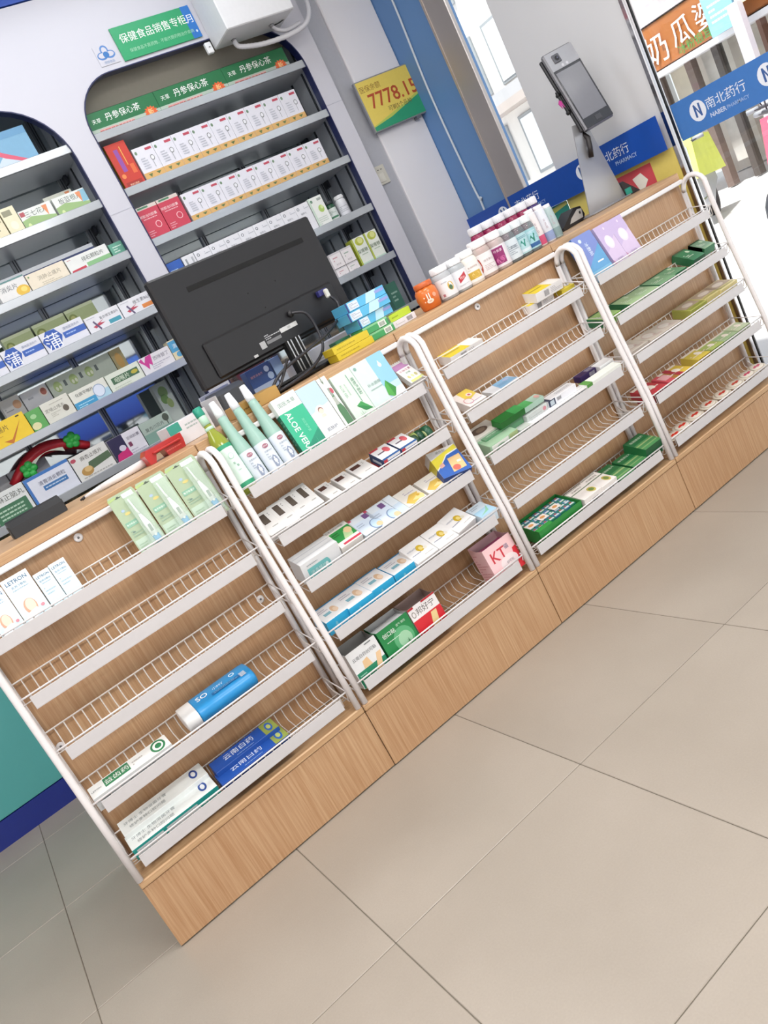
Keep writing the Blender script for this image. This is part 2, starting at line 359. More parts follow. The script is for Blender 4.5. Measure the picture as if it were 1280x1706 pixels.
for k, (xa, xb) in enumerate(rack_x):
    rk = empty('display_rack', (0, 0, 0), rack_lab[k], 'rack', 'white wire racks along the counter')
    frame_mb(xa).build('side_frame', rk); frame_mb(xb).build('side_frame', rk)
    MB().box(xa, xb, 2.216, 2.232, 1.030, 1.046, WHITE_METAL, .003).build('top_rail', rk)
    for bx, bz in ((xa+.33, 1.012), (xa+.02, .575), (xb-.045, .60)):
        MB().lathe([(.011, 0), (.012, .002), (.009, .004)], WHITE_METAL, 14).lathe([(.0035, .004), (.003, .006)], mat('77777a', .3, .8), 8).build('mounting_bolt', rk, (bx, 2.246, bz)).rotation_euler = (R(90), 0, 0)
    for i, (Yf, Zf) in enumerate(SHF):
        mb = MB(); W_ = mat('e3dcd6', .35, noise=.02)
        a, b = xa+.006, xb-.006
        mb.tube([(a, Yf, Zf), (b, Yf, Zf)], .0026, WHITE_METAL, 6)
        mb.tube([(a, 2.229, Zf+.021), (b, 2.229, Zf+.021)], .0024, W_, 5)
        mb.tube([(a, 2.17, Zf-.026), (b, 2.17, Zf-.026)], .0016, W_, 5)
        if i == 4:
            for yy in (2.125, 2.14, 2.155): mb.tube([(a, yy, Zf-.035), (b, yy, Zf-.035)], .0016, W_, 5)
        n = int((b-a)/.0255)
        for q in range(n+1):
            x = a+(b-a)*q/n
            prof = [(2.229, Zf+.021), (2.226, Zf-.006), (2.216, Zf-.018), (Yf+.016, Zf-.038), (Yf+.004, Zf-.034), (Yf+.003, Zf)]
            mb.tube([(x, y, z) for y, z in prof], .0018, W_, 4, caps=False)
        for x in (a, b):
            mb.tube([(x, Yf, Zf), (x, 2.18, Zf+.012), (x, 2.229, Zf+.021)], .0022, WHITE_METAL, 5)
            mb.tube([(x, Yf+.003, Zf), (x, Yf+.02, Zf-.034), (x, 2.20, Zf-.026), (x, 2.227, Zf)], .0022, WHITE_METAL, 5)
        bk = mb.build('wire_basket', rk)
        MB().box(xa+.028, xb-.036, Yf-.0065, Yf-.0045, Zf-.037, Zf-.0045, STRIP, .0006).box(xa+.028, xb-.036, Yf-.0065, Yf-.002, Zf-.0385, Zf-.037, STRIP).build('price_strip', bk)
# ------------------------------------------------------------------ goods on the racks
# key: y and z of the lower front edge, lean from upright, x range, range along the leaning face, thickness
P = {'letA': (2.149, 0.884, 15, -0.041, 0.018, 0, 0.129, 0.03), 'letB': (2.149, 0.884, 15, 0.02, 0.087, 0, 0.139, 0.03), 'letC': (2.149, 0.884, 15, 0.09, 0.13, 0, 0.114, 0.03), 'letD': (2.149, 0.884, 15, 0.132, 0.174, 0, 0.116, 0.03), 'th1': (2.149, 0.884, 15, 0.337, 0.409, 0, 0.186, 0.01), 'th2': (2.149, 0.884, 15, 0.417, 0.497, 0, 0.184, 0.01), 'th3': (2.149, 0.884, 15, 0.504, 0.591, 0, 0.181, 0.01), 'tp4w': (2.0989999999999998, 0.46, 77, -0.08, 0.143, -0.012, 0.048, 0.04), 'tp4b': (2.0989999999999998, 0.465, 77, 0.2, 0.384, -0.036, 0.045, 0.045), 'tp5wb': (2.094, 0.298, 77, -0.069, 0.182, 0.057, 0.12, 0.05), 'tp5wf': (2.094, 0.283, 77, -0.072, 0.182, 0.011, 0.074, 0.035), 'tp5bb': (2.094, 0.298, 77, 0.198, 0.402, 0.031, 0.085, 0.05), 'tp5bf': (2.094, 0.283, 77, 0.192, 0.408, -0.004, 0.052, 0.035), 'aloe': (2.149, 0.884, 15, 0.865, 0.947, 0, 0.199, 0.03), 'face': (2.149, 0.884, 15, 0.948, 1.02, 0, 0.191, 0.03), 'narrow': (2.149, 0.884, 15, 1.023, 1.054, 0, 0.189, 0.03), 'gel': (2.149, 0.884, 15, 1.062, 1.135, 0, 0.174, 0.03), 'leaf': (2.149, 0.884, 15, 1.136, 1.257, 0, 0.173, 0.03), 'serr': (2.143, 0.904, 50, 1.287, 1.34, 0.024, 0.13, 0.02), 'wb0': (2.1279999999999997, 0.758, 52, 0.653, 0.706, 0.008, 0.102, 0.028), 'wb1': (2.1279999999999997, 0.758, 52, 0.705, 0.754, 0.005, 0.106, 0.028), 'wb2': (2.1279999999999997, 0.758, 52, 0.754, 0.8, 0.009, 0.11, 0.028), 'wb3': (2.1279999999999997, 0.758, 52, 0.798, 0.842, 0.009, 0.114, 0.028), 'wb4': (2.1279999999999997, 0.758, 66, 0.86, 0.905, -0.007, 0.092, 0.028), 'wb5': (2.1279999999999997, 0.758, 66, 0.919, 0.971, -0.009, 0.088, 0.028), 'wb6': (2.1279999999999997, 0.758, 66, 0.978, 1.043, 0.003, 0.091, 0.028), 'rb1': (2.1279999999999997, 0.775, 66, 1.061, 1.125, -0.008, 0.066, 0.045), 'rb2': (2.1279999999999997, 0.775, 66, 1.131, 1.192, -0.009, 0.065, 0.045), 'roll': (2.1279999999999997, 0.775, 77, 1.19, 1.228, -0.051, 0.047, 0.045), 'teal3': (2.114, 0.625, 77, 0.684, 0.81, 0.009, 0.119, 0.045), 'gr3': (2.114, 0.625, 60, 0.811, 0.889, 0.001, 0.092, 0.045), 'lb3a': (2.114, 0.61, 60, 0.897, 0.969, 0.007, 0.097, 0.03), 'lb3b': (2.114, 0.61, 60, 0.957, 1.031, -0.003, 0.096, 0.03), 'lb3c': (2.114, 0.625, 60, 1.02, 1.058, -0.018, 0.071, 0.045), 'ye3a': (2.114, 0.605, 60, 1.066, 1.139, 0.01, 0.089, 0.025), 'ye3b': (2.114, 0.605, 60, 1.148, 1.228, 0.009, 0.083, 0.025), 'bl3': (2.114, 0.63, 45, 1.22, 1.321, -0.018, 0.093, 0.05), 'bb0': (2.0989999999999998, 0.465, 77, 0.661, 0.74, 0.017, 0.107, 0.045), 'bb1': (2.0989999999999998, 0.465, 77, 0.738, 0.828, 0.008, 0.108, 0.045), 'bb2': (2.0989999999999998, 0.465, 77, 0.828, 0.91, 0.013, 0.11, 0.045), 'bb3': (2.0989999999999998, 0.465, 77, 0.913, 1.001, 0.012, 0.1, 0.045), 'bear0': (2.0989999999999998, 0.46, 60, 0.992, 1.077, -0.003, 0.085, 0.04), 'bear1': (2.0989999999999998, 0.46, 60, 1.079, 1.161, -0.005, 0.084, 0.04), 'bear2': (2.0989999999999998, 0.46, 60, 1.159, 1.245, 0.006, 0.093, 0.04), 'lb4': (2.0989999999999998, 0.46, 77, 1.269, 1.309, -0.023, 0.053, 0.04), 'ds1': (2.1, 0.248, 6, 0.661, 0.768, 0, 0.129, 0.09), 'ds2': (2.1, 0.248, 6, 0.775, 0.892, 0, 0.111, 0.09), 'ds3': (2.1, 0.248, 6, 0.896, 1.002, 0, 0.114, 0.09), 'kt': (2.1, 0.248, 6, 1.215, 1.335, 0, 0.117, 0.09), 'y1a': (2.143, 0.914, 77, 1.466, 1.609, 0.038, 0.147, 0.03), 'y1b': (2.143, 0.914, 77, 1.861, 1.98, 0.067, 0.167, 0.03), 'y1c': (2.143, 0.949, 77, 1.885, 2.015, 0.041, 0.145, 0.065), 'y1d': (2.143, 0.904, 77, 2.016, 2.081, 0.064, 0.106, 0.02), 'y2': (2.1279999999999997, 0.76, 66, 1.425, 1.499, 0.01, 0.106, 0.03), 'b2': (2.1279999999999997, 0.745, 77, 1.546, 1.666, 0.037, 0.096, 0.015), 'g3a': (2.114, 0.625, 77, 1.437, 1.527, 0.04, 0.112, 0.045), 'g3b': (2.114, 0.65, 77, 1.429, 1.544, 0.05, 0.115, 0.07), 'g3c': (2.114, 0.655, 77, 1.504, 1.703, 0.024, 0.064, 0.075), 'w3a': (2.114, 0.61, 77, 1.55, 1.712, 0.004, 0.046, 0.03), 'w3b': (2.114, 0.61, 77, 1.712, 1.874, -0.004, 0.036, 0.03), 'w3c': (2.114, 0.62, 77, 1.857, 2.034, -0.015, 0.022, 0.04), 'w3d': (2.114, 0.64, 77, 1.719, 1.843, 0.0, 0.058, 0.06), 'p3': (2.114, 0.64, 77, 1.902, 1.976, 0.027, 0.066, 0.06), 'w3e': (2.114, 0.64, 77, 1.981, 2.049, 0.003, 0.045, 0.06), 'tray': (2.094, 0.298, 77, 1.425, 1.632, -0.003, 0.113, 0.05), 'wy1': (2.094, 0.298, 77, 1.642, 1.732, -0.006, 0.085, 0.05), 'wy2': (2.094, 0.298, 77, 1.728, 1.804, -0.01, 0.089, 0.05), 'gg1': (2.094, 0.278, 77, 1.814, 1.89, -0.011, 0.108, 0.03), 'gg2': (2.094, 0.278, 77, 1.901, 1.982, 0.001, 0.101, 0.03), 'gg3': (2.094, 0.308, 77, 1.979, 2.069, -0.032, 0.095, 0.06), 'bl1': (2.149, 0.884, 15, 2.144, 2.244, 0, 0.177, 0.03), 'pp1': (2.149, 0.884, 15, 2.245, 2.317, 0, 0.172, 0.03), 'pp2': (2.149, 0.884, 15, 2.317, 2.394, 0, 0.171, 0.03), 'g2_0': (2.1279999999999997, 0.76, 77, 2.083, 2.167, 0.021, 0.108, 0.03), 'g2_1': (2.1279999999999997, 0.76, 77, 2.214, 2.297, 0.015, 0.103, 0.03), 'g2_2': (2.1279999999999997, 0.76, 77, 2.29, 2.378, 0.013, 0.097, 0.03), 'g2_3': (2.1279999999999997, 0.76, 77, 2.389, 2.482, 0.017, 0.104, 0.03), 'g2_4': (2.1279999999999997, 0.76, 77, 2.478, 2.557, 0.027, 0.11, 0.03), 'g2_5': (2.1279999999999997, 0.76, 77, 2.608, 2.68, 0.03, 0.154, 0.03), 'g2_6': (2.1279999999999997, 0.76, 77, 2.724, 2.827, 0.053, 0.17, 0.03), 'g2_7': (2.1279999999999997, 0.76, 77, 2.836, 2.9, 0.062, 0.151, 0.03), 'm3_0': (2.114, 0.615, 77, 2.123, 2.218, 0.015, 0.094, 0.035), 'm3_1': (2.114, 0.615, 77, 2.222, 2.309, -0.004, 0.083, 0.035), 'm3_2': (2.114, 0.615, 77, 2.309, 2.396, -0.007, 0.076, 0.035), 'm3_3': (2.114, 0.615, 77, 2.476, 2.575, 0.019, 0.132, 0.035), 'm3_4': (2.114, 0.615, 77, 2.575, 2.691, 0.028, 0.122, 0.035), 'm3_5': (2.114, 0.615, 77, 2.667, 2.771, 0.019, 0.114, 0.035), 'm4_0': (2.0989999999999998, 0.45, 77, 2.115, 2.202, -0.005, 0.103, 0.03), 'm4_1': (2.0989999999999998, 0.45, 77, 2.172, 2.238, -0.003, 0.051, 0.03), 'm4_2': (2.0989999999999998, 0.45, 77, 2.248, 2.344, 0.002, 0.085, 0.03), 'm4_3': (2.0989999999999998, 0.45, 77, 2.399, 2.484, 0.013, 0.091, 0.03), 'm4_4': (2.0989999999999998, 0.45, 77, 2.47, 2.556, 0.013, 0.076, 0.03), 'm4_5': (2.0989999999999998, 0.45, 77, 2.556, 2.644, 0.011, 0.074, 0.03), 'm4_6': (2.0989999999999998, 0.45, 77, 2.652, 2.728, 0.014, 0.079, 0.03)}

def slab(name, label, cat, group, g, base, ops=None, cham=.0008, extra=None, rz=0, rough=.42):
    y0, z0, th, x0, x1, s0, s1, T = g
    W, H = x1-x0, s1-s0; bm = mat(base, rough)
    mb = MB().box(0, W, 0, H, -T, 0, bm, cham)
    F = {'M': ((0, 0, 0), (W, 0, 0), (0, H, 0), (0, 0, 1)), 'B': ((0, 0, -T), (W, 0, 0), (0, 0, T), (0, -1, 0)), 'L': ((0, 0, -T), (0, 0, T), (0, H, 0), (-1, 0, 0)),
         'R': ((W, 0, 0), (0, 0, -T), (0, H, 0), (1, 0, 0)), 'U': ((0, H, 0), (W, 0, 0), (0, 0, -T), (0, 1, 0))}
    for k, o in (ops or {}).items(): mb.print_(o, *F[k])
    if extra: extra(mb, W, H, T)
    ob = mb.build(name); a = R(th)
    ob.location = (x0, y0+s0*math.sin(a), z0+s0*math.cos(a)); ob.rotation_euler = (R(90-th), 0, 0)
    if rz: ob.matrix_basis = ob.matrix_basis @ Matrix.Translation((W/2, H/2, 0)) @ Matrix.Rotation(rz, 4, 'Z') @ Matrix.Translation((-W/2, -H/2, 0))
    return tag(ob, label, cat, group)
G = lambda k, **kw: P[k]
# rack 1, top tier
skin = 'e3b79a'
def letron(big): 
    o = [('r', 0, 0, 1, .45, 'cfe7f2'), ('t', .5, .9, .075, .8, 'LETRON', '2b5f86'), ('t', .5, .8, .05, .7, '医用冷敷贴', '5f8aa8'), ('l', .2, .72, .8, .76, 1, '9db9cb')]
    if big: o += [('e', .45, .38, .23, .15, 'd9a489'), ('e', .47, .40, .17, .12, 'f2d2c0'), ('p', [(.05, .12), (.75, .2), (.6, .32), (.2, .28)], 'eef4f8'), ('e', .82, .30, .07, .03, 'd98a96')]
    else: o += [('l', .15, .45, .8, .66, 3, 'a9c4d3'), ('l', .15, .1, .7, .2, 2, '8fb3c8')]
    return {'M': o}
slab('cold_patch_box', 'pale blue box printed with a face, cut by the left picture edge', 'medicine box', None, P['letA'], 'e6f1f6', letron(1))
slab('cold_patch_box', 'tall pale blue box printed with a face and LETRON, top tier of left rack', 'medicine box', None, P['letB'], 'e6f1f6', letron(1))
slab('cold_patch_box', 'small pale blue box right beside the tall box with the face', 'medicine box', None, P['letC'], 'deedf4', letron(0))
slab('cold_patch_box', 'small pale blue box, rightmost of the four on the left rack', 'medicine box', None, P['letD'], 'deedf4', letron(0))
for i, k in enumerate(('th1', 'th2', 'th3')):
    y0, z0, th, x0, x1, s0, s1, T = P[k]; W = x1-x0+.004; H = s1-s0
    pk = empty('thermometer_pack', (x0, y0, z0), ['leftmost green blister pack with a white digital thermometer', 'middle green blister pack with a white digital thermometer', 'right green blister pack with digital thermometer, beside the bent rack tube'][i], 'thermometer', 'digital thermometer packs')
    pk.rotation_euler = (R(90-th), 0, 0)
    poly = [(0, 0), (1, 0), (1, 1), (.62, 1), (.38, 1), (0, 1)]
    gm = mat('a3b596', .5)
    mb = MB().prism([(0, 0), (1, 0), (1, .95), (.95, 1), (.05, 1), (0, .95)], (0, 0, -.001), (W, 0, 0), (0, H, 0), (0, 0, 1), .001, gm)
    mb.print_([('r', .04, .03, .96, .30, 'b4c9b6'), ('p', [(0, .93), (.3, .95), (.3, .98), (0, .97)], 'a4bd78'), ('e', .27, .75, .06, .02, '9fb6cf'), ('e', .36, .69, .10, .022, 'cdbf72'), ('r', .08, .50, .5, .58, '7fae94'), ('t', .29, .54, .035, .36, '电子体温计', 'eef5ee'), ('e', .20, .42, .05, .012, '6b8276'), ('l', .1, .34, .5, .46, 3, '8fab93'), ('l', .1, .1, .42, .24, 4, '9db79c'), ('r', .50, .90, .90, .965, 'e9f1f4'), ('t', .70, .932, .02, .3, '电子体温计', '6c9cc9')], (0, 0, 0), (W, 0, 0), (0, H, 0), (0, 0, 1))
    mb.print_([('e', .36, .945, .11, .009, '3c4a38'), ('e', .36, .953, .045, .014, '3c4a38')], (0, 0, .0001), (W, 0, 0), (0, H, 0), (0, 0, 1))
    mb.build('backing_card', pk)
    tm = MB(); WM = mat('eef3f1', .3)
    cx0 = W*.66; pts = [(cx0-W*.05, H*.86, .006), (cx0-W*.02, H*.68, .006), (cx0, H*.6, .007), (cx0+W*.04, H*.42, .008), (cx0+W*.07, H*.24, .008), (cx0+W*.09, H*.10, .008)]
    tm.tube(pts[:3], [.002, .0026, .004], WM, 8); tm.tube([pts[2], pts[3], pts[4]], [.004, .009, .0095], WM, 10, flat=.5)
    t_ = tm.build('thermometer', pk)
    MB().tube([pts[4], pts[5]], [.0096, .0085], mat('3c93c8', .35), 10, flat=.5).build('blue_cap', t_)
    MB().box(cx0+W*.055-.004, cx0+W*.055+.0035, H*.30, H*.41, .0122, .0128, mat('7d8a83', .3)).lathe([(.0035, 0), (.003, .001)], mat('dfe7e6', .3), 12, (cx0+W*.07, H*.235, .0125)).build('display', t_)
    bl = MB(); fm = mat('dcefe2', .12, alpha=.28, noise=0)
    bl.box(W*.48, W*.93, H*.06, H*.9, .0055, .0175, fm, .004); bl.build('clear_blister', pk)
# rack 1, fourth and fifth tier
g = list(P['tp4w']); g[3] = -.078; g[5] = -.004; g[6] = .052
slab('toothpaste_box', 'long white box with green lettering band, fourth tier of left rack', 'toothpaste box', None, g, 'e6e8e6',
     {'M': [('r', .18, .25, .50, .92, '2c7d54'), ('t', .34, .58, .5, .3, '益齿药', 'f2f5f2'), ('e', .87, .5, .09, .46, '2c7d54'), ('e', .87, .5, .065, .33, 'eef2ee'), ('e', .875, .5, .04, .2, '2c7d54'), ('t', .08, .5, .25, .12, 'LETON', '8b8f92'), ('l', .54, .3, .74, .7, 2, 'b8b5b2')],
      'B': [('r', 0, 0, 1, 1, 'c7cacb'), ('l', .1, .3, .9, .7, 2, '8f9798'), ('t', .6, .5, .32, .5, 'EHUDRO', '9ea4a5')]})
g = list(P['tp4b']); 
def pouch(mb, W, H, T): pass
y0, z0, th, x0, x1, s0, s1, T = g
po = empty('wipes_pack', (x0+.045, 2.158, .4665), 'rounded blue pack with a white end, fourth tier of left rack', 'wipes pack')
mb = MB(); prof = []
for a in range(16):
    an = 2*math.pi*a/16; ca, sa = math.cos(an), math.sin(an); prof.append((abs(ca)**.7*math.copysign(1, ca)*.047, abs(sa)**.7*math.copysign(1, sa)*.026))
L_ = x1-x0-.01; secs = [(-.005, .93), (0, 1), (L_*.3, 1.0), (L_*.9, 1.0), (L_-.004, .96), (L_, .82)]
vs = [(sx, p[0]*sc, p[1]*sc) for sx, sc in secs for p in prof]; fs = []
for i in range(len(secs)-1):
    for a in range(16): fs.append((i*16+a, i*16+(a+1) % 16, (i+1)*16+(a+1) % 16, (i+1)*16+a))
fs += [tuple(range(15, -1, -1)), tuple((len(secs)-1)*16+a for a in range(16))]
mb.add(vs, fs, mat('2a8fce', .3), True)
mb.print_([('r', .30, .18, .80, .40, '1c6fb0'), ('e', .72, .72, .05, .13, 'dcecf6'), ('e', .72, .72, .032, .08, '2a8fce'), ('t', .16, .62, .36, .2, 'SO', 'eef6fb'), ('t', .45, .62, .22, .3, '小MY', 'e4f1fa'), ('b', .80, .05, .90, .42, 'e9eef2'), ('l', .34, .2, .76, .38, 2, '7fb6df')], (.0, -.036, .0264), (L_, 0, 0), (0, .060, 0), (0, 0, 1))
mb.build('pack_body', po)
MB().add([(sx-.0, p[0]*sc*.99, p[1]*sc*.99) for sx, sc in ((-.045, .8), (-.043, .96), (-.005, .985)) for p in prof], [tuple(range(15, -1, -1))]+[(i*16+a, i*16+(a+1) % 16, (i+1)*16+(a+1) % 16, (i+1)*16+a) for i in (0, 1) for a in range(16)], mat('e3e4e4', .4), True).build('white_end', po)
po.rotation_euler = (R(12), 0, 0)
teal = '1f9a92'
def den(): return [('t', .3, .62, .36, .5, '牙博士 生物溶菌牙膏', '8a9496'), ('t', .3, .28, .2, .42, '修护多种口腔问题', '7d8688'), ('e', .88, .55, .045, .3, '2b4f9c'), ('e', .88, .55, .024, .18, 'e9edef')]
slab('toothpaste_box', 'back one of the two white and teal toothpaste boxes', 'toothpaste box', 'white and teal toothpaste boxes', P['tp5wb'], 'e7ecea', {'M': den()})
slab('toothpaste_box', 'front one of the two white and teal toothpaste boxes', 'toothpaste box', 'white and teal toothpaste boxes', P['tp5wf'], 'e7ecea', {'M': den(), 'B': [('r', 0, 0, 1, 1, teal), ('r', .04, .12, .34, .8, 'cdd5d8'), ('r', .38, .12, .74, .8, 'cdd5d8'), ('l', .06, .2, .32, .7, 3, '8ea3a8'), ('l', .4, .2, .72, .7, 3, '8ea3a8'), ('t', .87, .5, .3, .14, '生物溶菌', 'cfe6e4')]})
def blu(): return [('r', .8, 0, 1, 1, '8d9a4a'), ('e', .9, .5, .05, .38, '2b5fb0'), ('e', .9, .5, .03, .2, 'b5c06a'), ('t', .42, .58, .42, .5, '云南白药', 'dfe7f3'), ('l', .35, .12, .62, .2, 1, '9fb6dc')]
slab('toothpaste_box', 'back one of the two dark blue toothpaste boxes with olive ends', 'toothpaste box', 'dark blue toothpaste boxes', P['tp5bb'], '1f4fa3', {'M': blu()})
slab('toothpaste_box', 'front one of the two dark blue toothpaste boxes with olive ends', 'toothpaste box', 'dark blue toothpaste boxes', P['tp5bf'], '1f4fa3', {'M': blu(), 'B': [('r', 0, 0, .86, 1, '20408e'), ('l', .1, .3, .8, .7, 2, '5674b8')]})
# rack 2, top tier: bottles then boxes
def bottle(name, x, label, cat, group, parts, y=2.172, z=.8885, lean=15, tilt=0):
    e = empty(name, (x, y, z), label, cat, group); e.rotation_euler = (R(-lean), R(tilt), 0)
    for nm_, fn in parts:
        m_ = MB(); fn(m_); m_.build(nm_, e)
    return e
gl_g = mat('9aa63a', .12, alpha=.75, noise=0)
def gb_body(m): m.lathe([(.024, 0), (.026, .006), (.026, .155), (.022, .178), (.013, .2), (.011, .215), (.0105, .245)], gl_g, 24); m.lathe([(.022, .003), (.0235, .14), (.01, .19)], mat('8c8a1f', .3), 18)
def gb_label(m):
    m.lathe([(.0264, .02), (.0264, .15)], mat('2f9a70', .5), 30, arc=(.52, .98), caps=False)
    m.lathe([(.0267, .032), (.0267, .138)], mat('d9efe2', .5), 24, arc=(.60, .90), caps=False)
    m.lathe([(.0264, .014), (.0264, .02)], mat('e6efe6', .5), 24, arc=(.52, .98), caps=False)
    m.print_([('e', .5, .8, .3, .1, 'a9d3bf'), ('e', .5, .8, .25, .08, 'd9efe2'), ('t', .38, .55, .16, .25, '花', '3d8a6a'), ('t', .62, .45, .16, .25, '露', '3d8a6a'), ('t', .5, .3, .1, .4, '花露水', '4f9377')], (-.013, -.0274, .04), (.026, 0, 0), (0, 0, .09), (0, -1, 0))
def gb_neck(m): m.lathe([(.0125, .222), (.0125, .248), (.0115, .25)], mat('b8dcc4', .4), 16); m.lathe([(.0128, .205), (.0128, .214)], mat('b8dcc4', .4), 16)
def gb_cap(m): m.lathe([(.0125, .25), (.0135, .252), (.0135, .274), (.012, .277)], mat('1f9077', .35), 18)
bottle('toilet_water_bottle', .680, 'green-capped glass bottle with green label and yellow liquid, left end of second rack', 'bottle', None, [('glass_body', gb_body), ('label', gb_label), ('neck_seal', gb_neck), ('cap', gb_cap)])
sp_b = mat('94b8ac', .35)
def sp_body(m): m.lathe([(.023, 0), (.0245, .006), (.0245, .10), (.0225, .125), (.0165, .165), (.014, .21), (.0125, .222)], sp_b, 24)
def sp_label(m):
    m.lathe([(.0248, .008), (.0248, .105)], mat('d5dde6', .45), 30, arc=(.53, .97), caps=False)
    o = [('e', .5, .88, .3, .075, '9a5f70'), ('t', .5, .88, .07, .44, '德怡堂', 'e6dde2'), ('t', .5, .70, .09, .8, '抑菌喷剂', '7c8a98'), ('l', .1, .56, .9, .64, 1, '98a5b2'), ('l', .1, .40, .45, .54, 2, '98a5b2')]
    o += [('p', [(.36, .12), (.62, .08), (.9, .26), (.86, .44), (.62, .52), (.36, .40)], '8792a8'), ('r', .56, .18, .68, .44, 'e2e8ee'), ('r', .48, .26, .76, .36, 'e2e8ee')]
    m.print_(o, (-.015, -.0256, .012), (.03, 0, 0), (0, 0, .088), (0, -1, 0))
def sp_cap(m): m.lathe([(.0128, .222), (.0125, .24), (.0095, .268), (.009, .272)], mat('e8edf2', .35), 18)
sx_ = [.726, .778, .829]
for i, x in enumerate(sx_): bottle('spray_bottle', x, ['left', 'middle', 'right'][i]+' one of the three mint-green spray bottles with white nozzles', 'bottle', 'mint green spray bottles', [('bottle_body', sp_body), ('label', sp_label), ('nozzle', sp_cap)], y=2.170, z=.888)
aloe_leaf = lambda u, v, s, c: [('p', [(u, v), (u-s*.95, v+s*.5), (u-s*.1, v+s*.18)], c), ('p', [(u, v), (u-s*.55, v+s*1.05), (u-s*.02, v+s*.3)], c), ('p', [(u-.02, v), (u, v+s*1.3), (u+.02, v)], c), ('p', [(u, v), (u+s*.55, v+s*1.0), (u+s*.05, v+s*.3)], c), ('p', [(u, v), (u+s*.95, v+s*.45), (u+s*.1, v+s*.15)], c)]
slab('aloe_box', 'green and white box with large upright letters ALOE VERA', 'cosmetic box', None, P['aloe'], 'e8eeea', {'M': [('r', 0, 0, 1, .76, '2fae86'), ('p', [(0, 0), (1, 0), (1, .35), (0, .1)], '1f8a6c'), ('t', .5, .88, .09, .7, '国医本草', '6d8a80'), ('T', .30, .42, .22, .66, 'ALOE VERA', 'e6f4ee'), ('T', .68, .46, .10, .5, '库拉索芦荟', '7fd0b2')]+aloe_leaf(.72, .06, .14, '48b890'), 'L': [('r', 0, 0, 1, .76, '2f7f66'), ('l', .2, .2, .8, .7, 8, '7fb5a2')]})
slab('ointment_box', 'white and pale blue box with a child face drawing', 'cosmetic box', None, P['face'], 'eef0f2', {'M': [('r', 0, .5, 1, 1, 'b5cde4'), ('p', [(0, .4), (1, .5), (1, .62), (0, .56)], 'd9e4ee'), ('e', .48, .52, .26, .12, 'efe9ec'), ('e', .48, .555, .12, .055, '8c6a62'), ('e', .48, .54, .105, .045, 'eed0c2'), ('p', [(.36, .44), (.60, .44), (.56, .49), (.40, .49)], 'eed0c2'), ('t', .5, .24, .07, .5, '肌肤护', '6d7484'), ('l', .3, .12, .75, .16, 1, 'aab0ba')], 'L': [('l', .2, .2, .8, .8, 9, 'b5bcc6')]})
slab('aloe_box', 'narrow white box printed with a dark green bottle', 'cosmetic box', None, P['narrow'], 'e9ece6', {'M': aloe_leaf(.42, .88, .10*2.2, '4d6a52')+[('p', [(.25, .04), (.95, .04), (.95, .42), (.72, .56), (.72, .80), (.45, .80), (.45, .56), (.25, .42)], '4f7a56'), ('r', .45, .66, .72, .80, '8f9a90'), ('r', .42, .50, .74, .64, 'aab0a8'), ('e', .76, .74, .16, .05, 'b85060')]})
slab('aloe_box', 'pale green box lettered ALOE GEL with leaf drawings', 'cosmetic box', None, P['gel'], 'cfe0d2', {'M': [('T', .22, .68, .10, .5, 'ALOE GEL', '8aa896'), ('T', .40, .68, .055, .44, 'MOISTURIZING', '9ab5a4'), ('T', .84, .66, .15, .55, '植物芦荟胶', '4d7f66'), ('r', .66, .38, .70, .92, '7fa592'), ('p', [(.35, .36), (.62, .40), (.95, .20), (.60, .22)], '3f9450'), ('p', [(.35, .36), (.62, .31), (.95, .20), (.60, .22)], '2f7f44')]+aloe_leaf(.42, .04, .20, '2d6a48')})
slab('aloe_box', 'wide pale box with blue right half, water drop and green leaf', 'cosmetic box', None, P['leaf'], 'ccdcd8', {'M': [('r', .52, .42, 1, 1, '8fc3e0'), ('r', .52, .0, 1, .42, 'b9d3e4'), ('r', .66, .04, 1, .3, 'dfe7ee'), ('e', .76, .78, .05, .04, 'eaf4fa'), ('p', [(.72, .79), (.80, .79), (.76, .87)], 'eaf4fa'), ('t', .34, .55, .11, .4, '补水面膜', '8aa39e'), ('r', .16, .45, .52, .47, '9fb5b0'), ('p', [(.55, .42), (.64, .50), (.80, .30), (.66, .16), (.50, .24)], '4fa048'), ('p', [(.64, .50), (.80, .30), (.66, .16)], '3a8a3c'), ('e', .10, .92, .04, .03, '7fa39a'), ('l', .06, .10, .40, .16, 1, '9fb8b0')]})
def serr(mb, W, H, T):
    n = 7
    for i in range(n): mb.add([(W*i/n, H, -.001), (W*(i+.5)/n, H+.007, -.001), (W*(i+1)/n, H, -.001)], [(0, 1, 2)], mat('ececec', .5))
slab('candy_box', 'small white box with zigzag torn top, right end of the top tier', 'medicine box', None, P['serr'], 'ecebea', {'M': [('r', 0, .68, 1, .92, 'b583b0'), ('t', .5, .58, .11, .8, '多维生素', 'b05a78'), ('t', .5, .44, .08, .4, '软糖', '6f9a80'), ('r', .1, 0, 1, .10, 'd2dc84'), ('e', .25, .24, .09, .07, 'c9c288'), ('e', .5, .24, .09, .07, 'cfe0a4'), ('e', .75, .24, .09, .07, 'c9c288')]}, extra=serr)
